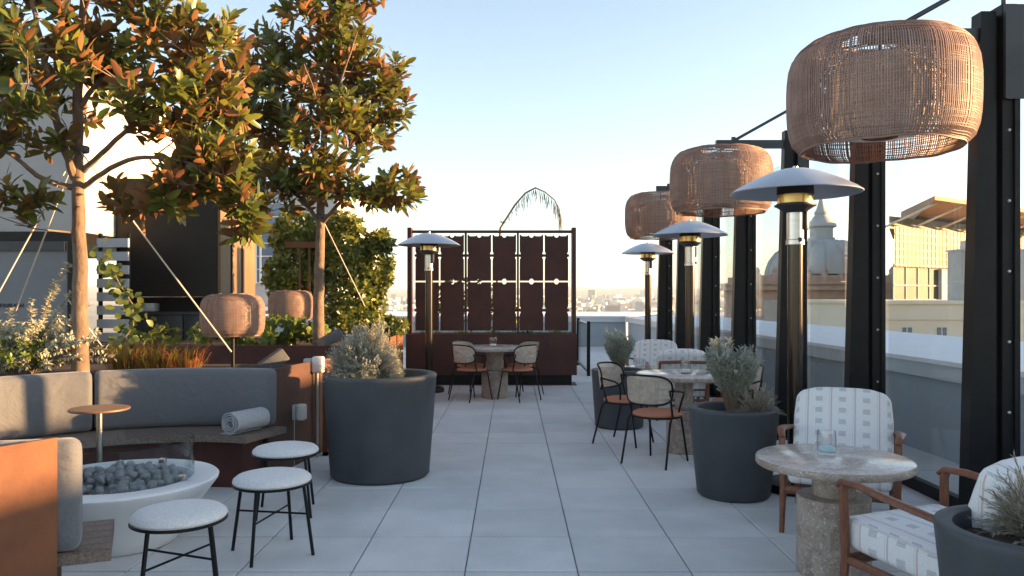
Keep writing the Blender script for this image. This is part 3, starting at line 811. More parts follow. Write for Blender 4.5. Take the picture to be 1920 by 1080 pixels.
make_table('dining_table', 'round marble dining table in front of the dark red screen', (-.25, 11.25, 0), 1.08, .735, .19, .13, .40)
make_table('coffee_table', 'low far marble coffee table mostly hidden behind the farthest graphite pot', (1.66, 9.85, 0), .70, .56, .18, .11, .36)
def candle(label, loc, wax, s=1.0):
    t = thing('candle_glass', label, 'candle holder', loc, 0, 'candle glasses on the tables')
    b = MB(); b.lathe([(0, 0), (.040, 0), (.044, .006), (.046, .06), (.044, .105), (.041, .118), (.039, .118), (.0415, .104), (.043, .06), (.0415, .014), (0, .012)], 32)
    b.build('glass', mt['tumbler'], t)
    b = MB(); b.cyl((0, 0), .0405, .0135, .035, 28); b.build('candle', mt[wax], t)
    for k in kids(t): k.scale = (s, s, s)
    return t
candle('clear candle glass with a pale blue base on the near coffee table', (1.70, 4.22, .6108), 'wax', 1.1)
candle('white candle glass on the right dining table', (1.63, 7.33, .7358), 'waxwhite', 1.1)
candle('white candle glass on the table before the dark red screen', (-.27, 11.2, .7358), 'waxwhite', 1.15)
candle('white candle glass on the far low table behind the pot', (1.60, 9.78, .5608), 'waxwhite', 1.1)

# ---------------------------------------------------------------- cane dining chairs
def make_dining(label):
    t = thing('cane_chair', label, 'chair', (0, 0, 0), 0, 'black framed cane back dining chairs')
    b = MB(); b.lathe([(0, .462), (.12, .461), (.185, .455), (.212, .444), (.218, .432), (.21, .42), (.0, .418)], 40); b.build('seat', mt['rust_seat'], t)
    b = MB(); b.tube([(.21 * math.cos(2 * PI * k / 40), .21 * math.sin(2 * PI * k / 40), .412) for k in range(40)], .009, 6, closed=True); b.build('seat_ring', mt['black'], t)
    rb = .255
    def bp(th, z): return Vector((rb * math.sin(th), rb * math.cos(th) * .92 + .02 + (z - .6) * .12, z))
    for s in (-1, 1):
        b = MB(); b.tube([(s * .155, -.145, .41), (s * .185, -.215, 0)], .0095, 8); b.build('leg', mt['black'], t)
        top = bp(s * .95, .66)
        b = MB(); b.tube([top, Vector((s * .20, .10, .43)), Vector((s * .205, .15, .38)), Vector((s * .215, .25, 0))], .0095, 8); b.build('leg', mt['black'], t)
        b = MB(); e = bp(s * .98, .655)
        b.tube([e, Vector((s * .245, .06, .645)), Vector((s * .245, -.02, .63)), Vector((s * .225, -.055, .60)), Vector((s * .20, -.05, .52)), Vector((s * .18, -.04, .425))], .009, 8); b.build('arm_loop', mt['black'], t)
    # rounded curved back panel
    A = 1.06; z0, z1 = .53, .785; zc = (z0 + z1) / 2; hz = (z1 - z0) / 2
    pm = MB(); nu, nv = 24, 8; vs = []; fs = []
    def sup(u): return hz * (1 - abs(u) ** 3.2) ** (1 / 3.2)
    def se(u): return bp(u * A, 0)
    for i in range(nu + 1):
        u = -1 + 2 * i / nu; h = max(sup(u), .004) if abs(u) < 1 else .004
        for j in range(nv + 1): vs.append(bp(u * A, zc + h * (-1 + 2 * j / nv)))
    for i in range(nu):
        for j in range(nv):
            q = i * (nv + 1) + j; fs.append((q, q + nv + 1, q + nv + 2, q + 1))
    pm.add(vs, fs, 0, True)
    pm.build('backrest', mt['cane'], t, uv=lambda c, n: (math.atan2(c.x, c.y) * .26, c.z))
    pts = []
    for k in range(56):
        a = 2 * PI * k / 56; cu, su = math.cos(a), math.sin(a); e = 2 / 3.2
        u = math.copysign(abs(cu) ** e, cu); z = zc + hz * math.copysign(abs(su) ** e, su)
        pts.append(bp(u * A, z))
    b = MB(); b.tube(pts, .0095, 8, closed=True); b.build('back_frame', mt['black'], t)
    return t
c0 = make_dining('cane chair nearest the camera at the right dining table, seen from behind')
TABR = Vector((1.62, 7.35))
def put(o, x, y, tx, ty):
    o.location = (x, y, 0); o.rotation_euler = (0, 0, face_rz(tx - x, ty - y))
put(c0, 1.28, 6.88, 1.62, 7.30)
def chair(label, x, y, tx, ty): put(dup(c0, label=label), x, y, tx, ty)
chair('cane chair left of the right dining table, in front of the farthest pot', 1.13, 7.78, 1.85, 7.25)
chair('cane chair behind the medium graphite pot at the right dining table', 2.16, 7.6, 1.62, 7.35)
chair('cane chair at the front left of the table by the dark red screen', -.56, 10.98, -.1, 11.45)
chair('cane chair at the front right of the table by the dark red screen', .08, 10.98, -.4, 11.45)
chair('cane chair at the rear left of the table by the dark red screen', -.62, 11.62, -.25, 11.25)
chair('cane chair at the rear right of the table by the dark red screen', .14, 11.62, -.25, 11.25)

# ---------------------------------------------------------------- printed lounge armchairs
def cush_uv(c, n):
    if abs(n.x) > .75: return (c.y, c.z)
    return (c.x + .0735, c.y * .9 + c.z)
def make_lounge(label):
    t = thing('lounge_armchair', label, 'armchair', (0, 0, 0), 0, 'wooden lounge armchairs with printed cushions')
    for s in (-1, 1):
        b = MB(); b.tube([(s * .325, -.37, 0), (s * .318, -.35, .28), (s * .325, -.355, .58), (s * .325, -.345, .608)], [.016, .022, .021, .02], 8); b.build('front_leg', mt['walnut'], t)
        b = MB(); b.tube([(s * .30, .42, 0), (s * .30, .34, .28), (s * .305, .33, .56)], [.015, .021, .019], 8); b.build('rear_leg', mt['walnut'], t)
        b = MB(); b.tube([(s * .32, -.385, .595), (s * .328, -.36, .618), (s * .34, -.25, .622), (s * .352, -.05, .60), (s * .345, .15, .575), (s * .312, .36, .55)], [.018, .024, .026, .027, .025, .02], 8, flat=.62); b.build('armrest', mt['walnut'], t)
        b = MB(); b.tube([(s * .315, -.35, .27), (s * .302, .35, .235)], .019, 8); b.build('side_rail', mt['walnut'], t)
    b = MB(); b.tube([(-.318, -.35, .265), (.318, -.35, .265)], .02, 8, flat=1.3); b.build('front_rail', mt['walnut'], t)
    b = MB(); b.tube([(-.30, .35, .235), (.30, .35, .235)], .018, 8); b.build('rear_rail', mt['walnut'], t)
    b = MB()
    for s in (-1, 1): b.tube([(s * .285, .315, .24), (s * .285, .40, .45), (s * .275, .50, .69)], [.018, .018, .016], 8)
    b.tube([(-.29, .50, .69), (0, .515, .70), (.29, .50, .69)], .02, 8)
    for z, y in ((.36, .367), (.50, .424)): b.tube([(-.28, y, z), (.28, y, z)], .012, 6)
    b.build('back_frame', mt['walnut'], t)
    mseat = Matrix.Translation((0, -.03, .285)) @ Matrix.Rotation(R(-4), 4, 'X')
    def puff(v):
        fx = 1 - (v.x / .30) ** 2; fy = 1 - (v.y / .35) ** 2
        return v + Vector((0, 0, .018 * max(0, fx) * max(0, fy) * (1 if v.z > .08 else 0)))
    b = MB(); b.rbox(-.295, .295, -.355, .33, 0, .15, .04, 4, mat=mseat, cuts=5, disp=puff); b.build('seat_cushion', mt['fabric'], t, uv=cush_uv)
    mb_ = Matrix.Translation((0, .15, .40)) @ Matrix.Rotation(R(-16), 4, 'X')
    def back(v):
        f = max(0, (v.z - .25) / .23); x = v.x
        fx = max(0, 1 - (v.x / .31) ** 2); fz = max(0, 1 - ((v.z - .23) / .25) ** 2)
        z = v.z - .05 * (abs(v.x) / .3) ** 4 * f
        return Vector((v.x * (1 - .05 * f), v.y - .022 * fx * fz * (1 if v.y < .05 else -.3), z))
    b = MB(); b.rbox(-.31, .31, 0, .135, 0, .47, .048, 4, mat=mb_, cuts=6, disp=back); b.build('back_cushion', mt['fabric'], t, uv=cush_uv)
    # piping along the front rim of both cushions
    b = MB()
    def loop(pts, mat): b.tube([mat @ Vector(p) for p in pts], .0055, 6, closed=True)
    loop([(-.27, -.348, .14), (.27, -.348, .14), (.288, -.33, .14), (.288, .31, .14), (.27, .325, .14), (-.27, .325, .14), (-.288, .31, .14), (-.288, -.33, .14)], mseat)
    b.build('piping', mt['boucle'], t)
    return t
l0 = make_lounge('printed armchair behind the near coffee table, its patterned back facing the camera')
l0.location = (2.12, 5.03, 0); l0.rotation_euler.z = face_rz(-.42, -.9)
def lounge(label, x, y, dx, dy):
    o = dup(l0, label=label); o.location = (x, y, 0); o.rotation_euler = (0, 0, face_rz(dx, dy))
lounge('printed armchair at the lower right corner seen from behind with wooden arm in front', 1.943, 3.347, -.39, .92)
lounge('far printed armchair facing the camera behind the farthest graphite pot', 1.98, 10.9, -.25, -.9)
lounge('far printed armchair seen from behind with its wooden back rail showing', 2.02, 9.55, .05, 1)

# ---------------------------------------------------------------- cutwork screen
SY = 12.75
XA, XB = -1.735, 1.06
t = thing('cutwork_screen', 'dark red cutwork metal privacy screen rising from its planter base', 'screen', (0, 0, 0))
b = MB(); b.box(XA, XB, SY, SY + .7, .17, .84); b.build('planter_box', mt['corten_dark'], t)
b = MB(); b.box(XA + .05, XB - .08, SY + .06, SY + .6, 0, .168); b.build('plinth', mt['black'], t)
b = MB(); b.box(XA - .03, XB + .0, SY + .03, SY + .45, 0, .012); b.build('base_plate', mt['corten_dark'], t)
for x in (XA + .03, XB - .03):
    b = MB(); b.box(x - .033, x + .033, SY + .20, SY + .42, .15, 2.6); b.build('post', mt['corten_dark'], t)
b = MB(); b.box(XA + .064, XB - .064, SY + .27, SY + .34, 2.515, 2.56); b.build('top_rail', mt['corten_dark'], t)
xl, xr = XA + .09, XB - .09
PWid = (xr - xl) / 3
ZB, ZM, ZT = .885, 1.705, 2.485
def plate(x0, x1, z0, z1, circ_top, circ_bot, vtop):
    """plate outline with half-round bites at mid edges and flared bites at the bridges"""
    pts = []
    xm = (x0 + x1) / 2; rr = .036
    # bottom edge left->right
    pts.append((x0, z0))
    if circ_bot: pts += [(xm - rr, z0)] + [(xm - rr * math.cos(PI * k / 6), z0 + rr * math.sin(PI * k / 6)) for k in range(1, 6)] + [(xm + rr, z0)]
    pts.append((x1, z0))
    zb = (.42 if circ_top else .55) ; zq = z0 + (z1 - z0) * zb
    def bite(x, sgn, up):
        w = .016
        q = [(x, zq - .075), (x + sgn * .004, zq - .06), (x + sgn * w, zq - .035), (x + sgn * w, zq - .026), (x - sgn * .0138, zq - .02), (x - sgn * .0138, zq + .02), (x + sgn * w, zq + .026), (x + sgn * w, zq + .035), (x + sgn * .004, zq + .06), (x, zq + .075)]
        return q if up else q[::-1]
    pts += bite(x1, -1, True)
    pts.append((x1, z1))
    if circ_top: pts += [(xm + rr, z1)] + [(xm + rr * math.cos(PI * k / 6), z1 - rr * math.sin(PI * k / 6)) for k in range(1, 6)] + [(xm - rr, z1)]
    if vtop: pts += [(x1 - .02, z1), (x1 - .04, z1 - .022), (xm + .07, z1 - .022), (xm + .045, z1 - .005)] + [(xm + .035 * math.cos(PI * k / 6), z1 - .012 - .035 * math.sin(PI * k / 6)) for k in range(1, 6)] + [(xm - .045, z1 - .005), (xm - .07, z1 - .022), (x0 + .04, z1 - .022), (x0 + .02, z1)]
    pts.append((x0, z1))
    pts += bite(x0, 1, False)
    return pts
RX = Matrix.Translation((0, SY + .30, 0)) @ Matrix.Rotation(R(90), 4, 'X')
for k in range(3):
    a = xl + PWid * k
    g = .0115
    e0, e1 = a + .018, a + PWid - .018
    mid = (e0 + e1) / 2
    for (x0, x1) in ((e0 + g, mid - g), (mid + g, e1 - g)):
        b = MB(); b.prism(plate(x0, x1, ZM + g, ZT, False, True, True), -.006, .006, mat=RX)
        b.build('cut_panel', mt['corten_dark'], t)
        b = MB(); b.prism(plate(x0, x1, ZB, ZM - g, True, False, False), -.006, .006, mat=RX)
        b.build('cut_panel', mt['corten_dark'], t)
    if k < 2:
        b = MB(); b.box(a + PWid - .0175, a + PWid + .0175, SY + .27, SY + .34, .84, 2.515); b.build('mullion', mt['corten_dark'], t)
b = MB(); b.box(XA + .07, XB - .07, SY + .06, SY + .62, .72, .845); b.build('soil', mt['soil'], t)
# small plants in the slit of the screen planter
def small_plants(label, x, n, mat):
    tt = thing('bedding_plant', label, 'plant', (x, SY + .14, .845))
    lf = MB()
    for i in range(n):
        a = random.random() * 6.28; r = random.random() * .16
        p = Vector((r * math.cos(a) * 1.6, r * math.sin(a) * .35, 0)); d = Vector((math.cos(a) * .6, math.sin(a) * .6, random.uniform(.5, 1.2)))
        lf.leaf(p, d, Vector((0, 0, 1)), random.uniform(.04, .09), .022, 0, .3, .2, 2)
    lf.build('foliage', mt[mat], tt)
for k, (x, m_, lab) in enumerate(((-1.35, 'cover', 'left end'), (-.85, 'hedge', 'left third'), (-.3, 'hedge', 'middle'), (.25, 'vine', 'right third'), (.75, 'cover', 'right end'))):
    small_plants('small bedding plant in the slit of the screen planter, at its ' + lab, x, 46, m_)
# drooping flower stalk behind the screen
t = thing('drooping_palm', 'bare arching stalk with hanging dry leaflets rising behind the dark red screen', 'plant', at(938, 445, 14.2))
P0 = at(938, 445, 14.2)
ctrl = [(925, 640), (938, 428), (965, 385), (985, 362), (1004, 352), (1022, 360), (1040, 375), (1049, 392), (1051, 410)]
pts = [at(x, y, 14.2) - P0 for x, y in ctrl]
fine = []
for i in range(len(pts) - 1):
    for k in range(5): fine.append(pts[i].lerp(pts[i + 1], k / 5))
fine.append(pts[-1])
b = MB(); b.tube(fine, [.022 - .016 * i / len(fine) for i in range(len(fine))], 6); b.build('stalk', mt['twig'], t)
b = MB()
for i in range(8, len(fine)):
    for q in range(3):
        p = fine[i] + Vector((0, random.uniform(-.02, .02), 0))
        L = random.uniform(.12, .36) * (1 if i > 10 else .6)
        b.leaf(p, Vector((random.uniform(-.2, .25), random.uniform(-.35, .35), -1)), Vector((random.uniform(-1, 1), -1, 0)), L, .011, 0, .05, .1, 2)
for q in range(12):
    b.leaf(fine[6], Vector((random.uniform(-1, 1), random.uniform(-1, 1), random.uniform(0, .8))), Vector((0, 0, 1)), .10, .03, 0, .2, .2, 2)
b.build('leaflets', mt['drypalm'], t)
# glass balustrade right of the screen
t = thing('glass_balustrade', 'short black framed glass balustrade right of the dark red screen', 'railing', (1.40, 14.3, 0))
b = MB(); b.box(-.03, .03, -.03, .03, 0, 1.0); b.build('post', mt['black'], t)
b = MB(); b.box(-.012, .012, .032, 2.2, .1, .96); b.build('pane', mt['glass_edge'], t)
b = MB(); b.box(-.02, .02, .032, 2.2, .06, .098); b.build('bottom_rail', mt['black'], t)
b = MB(); b.box(-.03, .03, 2.2, 2.26, 0, 1.0); b.build('post', mt['black'], t)

# ---------------------------------------------------------------- trees
def tree(name, label, trunk, limbs, blobs, leafL, leafW, rbase, seed, axisup=.35, rosn=(9, 13), dens=1.5):
    random.seed(seed)
    base = trunk[0]
    t = thing(name, label, 'tree', base)
    def rel(p): return Vector(p) - Vector(base)
    nodes = []
    def path(ctrl, r0, r1, mb, n=6):
        pts = []; ctrl = [Vector(c) for c in ctrl]
        m = len(ctrl)
        for i in range(m - 1):
            p0 = ctrl[max(0, i - 1)]; p1 = ctrl[i]; p2 = ctrl[i + 1]; p3 = ctrl[min(m - 1, i + 2)]
            for k in range(6):
                u = k / 6
                pts.append(.5 * ((2 * p1) + (p2 - p0) * u + (2 * p0 - 5 * p1 + 4 * p2 - p3) * u * u + (3 * p1 - p0 - 3 * p2 + p3) * u ** 3))
        pts.append(ctrl[-1])
        pts = [p + Vector((random.uniform(-1, 1), random.uniform(-1, 1), 0)) * .006 for p in pts]
        N = len(pts); rs = [r0 + (r1 - r0) * (i / (N - 1)) ** .8 for i in range(N)]
        mb.tube([rel(p) for p in pts], rs, n)
        for p, r in zip(pts, rs): nodes.append((p, r))
    b = MB(); path(trunk, rbase, rbase * .25, b, 12); b.build('trunk', mt['bark'], t)
    for lm in limbs:
        b = MB(); path(lm[0], lm[1], lm[1] * .3, b, 8); b.build('limb', mt['bark'], t)
    tw = MB(); lf = MB()
    for (c, rad, n) in blobs:
        for i in range(int(n * dens)):
            while True:
                q = Vector((random.uniform(-1, 1), random.uniform(-1, 1), random.uniform(-1, 1)))
                if .25 < q.length < 1: break
            p = Vector((c[0] + q.x * rad[0], c[1] + q.y * rad[1], c[2] + q.z * rad[2]))
            if noise.noise(p * 2.1 + Vector((seed, 0, 0))) < -.30: continue
            best = min(nodes, key=lambda nn: (nn[0] - p).length + max(0, nn[0].z - p.z + .05) * 1.5)
            a = best[0]; L = (p - a).length
            if L < .02: continue
            mid = a.lerp(p, .55) + Vector((random.uniform(-1, 1), random.uniform(-1, 1), -.6)) * L * .12
            tw.tube([rel(a), rel(mid), rel(p)], [min(best[1] * .6, .004 + .006 * L), .004 + .003 * L, .004], 5, caps=False)
            nodes.append((mid, .006)); 
            if len(nodes) > 900: nodes.pop(random.randrange(60, len(nodes)))
            ax = ((p - a).normalized() + Vector((0, 0, axisup)) + Vector((random.uniform(-1, 1), random.uniform(-1, 1), random.uniform(-1, 1))) * .45).normalized()
            o1 = ax.orthogonal().normalized(); o2 = ax.cross(o1)
            nl = random.randint(*rosn)
            for k in range(nl):
                an = k * 2.4 + random.uniform(-.3, .3); sp = .45 + .95 * k / nl
                out = o1 * math.cos(an) + o2 * math.sin(an)
                d = ax * math.cos(sp) + out * math.sin(sp)
                nn = ax * math.sin(sp) - out * math.cos(sp)
                lf.leaf(rel(p) - ax * (.012 * k), d, nn, leafL * random.uniform(.5, 1.2), leafW * random.uniform(.8, 1.1), 0, random.uniform(.0, .3), .22, 3)
    n0 = len(lf.v)
    lf.v += tw.v; lf.f += [[n0 + i for i in f] for f in tw.f]; lf.mi += [1] * len(tw.f); lf.sm += tw.sm
    lf.build('crown', [mt['magnolia'], mt['twig']], t)
    return t
def B(px, py, d, rx, ry, n, rd=None):
    k = d / F
    return (at(px, py, d), (rx * k, rd if rd else (rx + ry) * .5 * k, ry * k), n)
d1 = 7.2
T1 = [at(150, 705, d1), at(150, 560, d1), at(148, 380, d1), at(145, 250, d1), at(150, 90, d1 + .05), at(160, -80, d1), at(150, -230, d1)]
L1 = [([at(142, 335, d1), at(112, 250, d1 - .2), at(85, 120, d1 - .3), at(62, 10, d1 - .3), at(40, -110, d1 - .3)], .045),
      ([at(138, 352, d1), at(80, 335, d1 - .2), at(20, 290, d1 - .4), at(-70, 250, d1 - .5)], .032),
      ([at(156, 320, d1), at(230, 250, d1 - .2), at(310, 180, d1 - .3), at(400, 95, d1 - .2)], .03),
      ([at(156, 350, d1), at(240, 300, d1 - .3), at(330, 300, d1 - .5), at(420, 330, d1 - .6)], .028),
      ([at(150, 200, d1), at(220, 110, d1 + .2), at(300, 30, d1 + .3), at(360, -60, d1 + .3)], .028),
      ([at(146, 270, d1), at(70, 190, d1 + .4), at(-20, 90, d1 + .6)], .028),
      ([at(70, 80, d1 - .3), at(20, 30, d1 - .5), at(-40, -30, d1 - .6)], .018),
      ([at(150, 120, d1), at(160, 20, d1 - .5), at(190, -60, d1 - .8)], .022),
      ([at(150, 230, d1), at(200, 215, d1 + .6), at(280, 190, d1 + 1.0)], .022)]
BL1 = [B(60, 60, 7.0, 150, 110, 44), B(240, 60, 7.2, 140, 100, 50), B(400, 120, 7.2, 80, 100, 26), B(340, 210, 7.0, 120, 70, 30), B(50, 210, 6.9, 100, 75, 18),
       B(190, 190, 7.7, 90, 80, 10), B(415, 310, 6.8, 75, 60, 30), B(440, 400, 6.6, 50, 60, 22), B(340, 350, 6.8, 80, 45, 18), B(35, 385, 6.7, 70, 45, 9), B(240, 370, 6.9, 40, 40, 3),
       B(-40, 120, 7.0, 100, 150, 14), B(160, -130, 7.2, 330, 120, 60), B(120, 120, 6.4, 140, 90, 12)]
tree('magnolia_tree', 'large magnolia with bronze backed leaves at the far left, trunk rising behind the sofa', T1, L1, BL1, .178, .068, .082, 11, dens=1.7)
d2 = 10.0
T2 = [at(597, 650, d2), at(598, 560, d2), at(600, 440, d2), at(604, 340, d2), at(612, 200, d2), at(620, 60, d2), at(622, -60, d2)]
L2 = [([at(602, 425, d2), at(575, 385, d2 - .1), at(520, 330, d2 - .3), at(460, 280, d2 - .3)], .035),
      ([at(603, 420, d2), at(650, 370, d2 - .2), at(720, 345, d2 - .3), at(775, 355, d2 - .3)], .03),
      ([at(604, 370, d2), at(650, 290, d2), at(700, 200, d2), at(730, 130, d2)], .03),
      ([at(606, 330, d2), at(560, 230, d2 + .2), at(510, 150, d2 + .3), at(480, 90, d2 + .3)], .03),
      ([at(610, 250, d2), at(640, 150, d2 - .4), at(670, 60, d2 - .6)], .024),
      ([at(608, 300, d2), at(600, 210, d2 - .5), at(570, 120, d2 - .8)], .022)]
BL2 = [B(590, 60, 10, 100, 80, 44), B(565, 190, 10, 100, 90, 50), B(695, 200, 10, 75, 75, 36), B(480, 230, 10.2, 85, 100, 34), B(620, 330, 9.7, 110, 50, 26), B(735, 355, 9.8, 60, 38, 20),
       B(520, 350, 9.9, 90, 55, 22), B(640, -40, 10, 90, 60, 24), B(690, 110, 10, 70, 60, 24), B(455, 130, 10.3, 80, 80, 24), B(620, 250, 9.3, 90, 80, 16)]
tree('magnolia_tree', 'slender magnolia with dense bronze crown standing left of the dark red screen', T2, L2, BL2, .175, .066, .082, 23, dens=2.6)

# guy wires on the trees
for o in [o for o in C.objects if o.name.startswith('magnolia_tree')]:
    hz_ = at(150, 280, 7.2) if o.location.y < 8 else at(601, 406, 10)
    rr_ = .072 if o.location.y < 8 else .066
    q = hz_ - Vector(o.location)
    MB().lathe([(rr_, q.z - .03), (rr_ + .008, q.z - .02), (rr_ + .008, q.z + .02), (rr_, q.z + .03)], 16, c=(q.x, q.y)).build('tie_collar', mt['slate'], o)
def wire(label, p, q):
    b = MB(); b.tube([p, q], .007, 6); o = b.build('guy_wire', mt['rope']); tag(o, label, 'guy wire', 'guy wires staying the trees')
wire('long pale guy wire slanting down from the left tree towards the larger planter lamp', at(150, 282, 7.17), at(434, 660, 7.6))
wire('short pale guy wire beside the left trunk running down to the planter soil', at(128, 562, 7.15), at(190, 648, 7.4))
wire('pale guy wire at the left edge in front of the grey wall', at(146, 278, 7.17), at(-25, 590, 6.8))
wire('fainter guy wire left of the first trunk in front of the grey wall', at(146, 280, 7.22), at(30, 582, 8.2))
wire('guy wire on the right of the second tree trunk in front of the hedge', at(602, 406, 10.0), at(684, 574, 10.5))

# ---------------------------------------------------------------- hedge, shrubs and planting
def shrub(name, label, blobs, mat, n, L, W, stems, base, group=None, hang=.2, seed=3, rows=3):
    random.seed(seed)
    t = thing(name, label, 'shrub', base, 0, group); lf = MB(); st = MB(); base = Vector(base)
    for (a, c) in stems: st.tube([Vector(a) - base, Vector(a).lerp(Vector(c), .5) - base + Vector((random.uniform(-.04, .04), 0, 0)), Vector(c) - base], [.024, .018, .008], 6)
    for (c, rad, wgt) in blobs:
        k = int(n * wgt)
        for i in range(k // 5):
            while True:
                q = Vector((random.uniform(-1, 1), random.uniform(-1, 1), random.uniform(-1, 1)))
                if q.length < 1: break
            q = q.normalized() * (q.length ** .45)
            f = 1 + .35 * noise.noise(q * 2.3 + c)
            p = c + Vector((q.x * rad[0], q.y * rad[1], q.z * rad[2])) * f - base
            ax = (q + Vector((0, 0, .4)) + Vector((random.uniform(-1, 1), random.uniform(-1, 1), random.uniform(-1, 1))) * .6).normalized()
            o1 = ax.orthogonal().normalized(); o2 = ax.cross(o1)
            for m in range(5):
                an = m * 2.4 + random.random(); sp = random.uniform(.5, 1.4)
                out = o1 * math.cos(an) + o2 * math.sin(an)
                lf.leaf(p, ax * math.cos(sp) + out * math.sin(sp), ax * math.sin(sp) - out * math.cos(sp), L * random.uniform(.7, 1.2), W, 0, .2, .2, rows)
    st.build('stem', mt['bark'], t); lf.build('foliage', mt[mat], t)
    return t
shrub('laurel_shrub', 'tall leafy laurel right of the second tree trunk, with a ragged top', [B(650, 470, 12, 40, 60, .3, .35), B(705, 500, 12.1, 30, 55, .22, .35), B(668, 560, 12, 50, 55, .3, .4), B(640, 430, 12.2, 30, 30, .1, .3), B(712, 455, 12, 20, 22, .07, .2)], 'hedge', 6000, .105, .046,
      [(at(640, 640, 12), at(640, 480, 12)), (at(665, 640, 12), at(668, 470, 12)), (at(700, 640, 12), at(704, 500, 12))], at(665, 640, 12))
shrub('laurel_shrub', 'dark leafy laurel behind the smaller planter lamp', [B(545, 520, 12.0, 45, 50, .4, .35), B(560, 440, 12.2, 50, 40, .35, .35), B(600, 500, 12.3, 25, 60, .25, .3)], 'hedge', 4200, .105, .046,
      [(at(550, 640, 12.1), at(550, 450, 12.1)), (at(590, 640, 12.2), at(590, 470, 12.2))], at(560, 640, 12.1), seed=5)
shrub('leafy_ground_plant', 'bright green broad leaved plant under the smaller planter lamp', [B(530, 620, 10.6, 40, 22, .5, .3), B(580, 622, 10.4, 26, 20, .3, .3)], 'cover', 560, .12, .07, [], at(540, 640, 10.5), seed=6)
shrub('leafy_ground_plant', 'low green plant below the larger planter lamp', [B(470, 632, 9.7, 40, 14, .6, .2)], 'cover', 260, .11, .06, [], at(470, 645, 9.7), seed=7)
shrub('leafy_ground_plant', 'small green plant in the bed left of the larger planter lamp', [B(385, 628, 9.6, 22, 14, .5, .2)], 'cover', 160, .10, .05, [], at(385, 645, 9.6), seed=8)
shrub('leafy_ground_plant', 'small dark green plant in the bed behind the red grasses', [B(310, 632, 9.5, 30, 14, .5, .2)], 'hedge', 200, .10, .05, [], at(310, 645, 9.5), seed=12)
shrub('leafy_ground_plant', 'dark green bush at the planter corner beside the dark red screen', [B(738, 612, 12.2, 26, 18, 1, .3)], 'hedge', 500, .08, .035, [], at(738, 632, 12.2), seed=9)
shrub('laurel_shrub', 'yellow green shrub glimpsed through the gaps of the dark red screen', [B(880, 560, 13.9, 70, 45, .7, .3), B(940, 590, 13.9, 60, 30, .3, .3)], 'vine', 900, .10, .05, [(at(880, 690, 13.9), at(880, 560, 13.9))], at(880, 700, 13.9), seed=15)
shrub('laurel_shrub', 'low tangled laurel growth at the foot of the tall laurel', [B(640, 600, 11.7, 45, 30, .6, .3), B(690, 605, 11.8, 35, 28, .4, .3)], 'hedge', 1500, .09, .04, [], at(650, 640, 11.7), seed=16)
# climbing vine
random.seed(9)
ctrl = [at(215, 660, 9.0), at(250, 610, 9.0), at(248, 570, 9.1), at(225, 535, 9.1), at(208, 500, 9.1), at(190, 470, 9.15)]
t = thing('climbing_vine', 'leafy green vine climbing past the white slats right of the left trunk', 'vine', ctrl[0])
b = MB(); b.tube([p - ctrl[0] for p in ctrl], [.012, .01, .009, .008, .006, .004], 6); b.build('stem', mt['twig'], t)
lf = MB()
for i in range(len(ctrl) - 1):
    for k in range(26 - i * 2):
        p = ctrl[i].lerp(ctrl[i + 1], random.random()) - ctrl[0] + Vector((random.gauss(0, .09 - .012 * i), random.gauss(0, .08), random.gauss(0, .07)))
        lf.leaf(p, Vector((random.uniform(-1, 1), random.uniform(-1, .4), random.uniform(-1, .2))), Vector((random.uniform(-.3, .6), -1, .5)), random.uniform(.07, .12), .075, 0, .15, .2, 3)
lf.build('foliage', mt['vine'], t)
# sprawling silvery shrub at left
random.seed(10)
base = at(40, 700, 7.3)
t = thing('silver_bush', 'sprawling pale flowering bush with long arching sprigs at the left edge', 'shrub', base)
st = MB(); lf = MB()
tips = [(128, 495), (105, 525), (165, 570), (118, 590), (60, 560), (20, 580), (-20, 560), (165, 640), (150, 660), (10, 640), (90, 640), (50, 610), (135, 550), (200, 655), (215, 672)]
for i in range(170):
    if i < len(tips): e = at(tips[i][0], tips[i][1], 7.3 + random.uniform(-.2, .2))
    else: e = at(random.gauss(40, 50), random.uniform(600, 690), 7.3 + random.uniform(-.35, .35))
    e = e - base; a = Vector((random.uniform(-.12, .12), random.uniform(-.1, .1), 0))
    mid = a.lerp(e, .5) + Vector((0, 0, .12))
    def P(u): return a * (1 - u) ** 2 + mid * 2 * u * (1 - u) + e * u * u
    st.tube([P(0), P(.25), P(.5), P(.75), P(1)], [.006, .005, .004, .003, .002], 4, caps=False)
    for k in range(int(60 * e.length / .5) + 14):
        u = random.uniform(.2, 1); p = P(u); d = (P(min(1, u + .04)) - P(u - .04)).normalized()
        o = d.orthogonal(); o.rotate(Matrix.Rotation(random.random() * 6.28, 3, d))
        lf.leaf(p, d * .6 + o, Vector((random.uniform(-.4, .4), random.uniform(-.4, .4), 1)), random.uniform(.035, .065), .026, 0, .2, .2, 1)
st.build('stem', mt['twig'], t); lf.build('foliage', mt['silver'], t)
shrub('leafy_ground_plant', 'yellow green low plant under the pale bush at the left edge', [B(25, 660, 7.0, 60, 28, .7, .25)], 'cover', 520, .05, .022, [], at(25, 690, 7.0), seed=13)
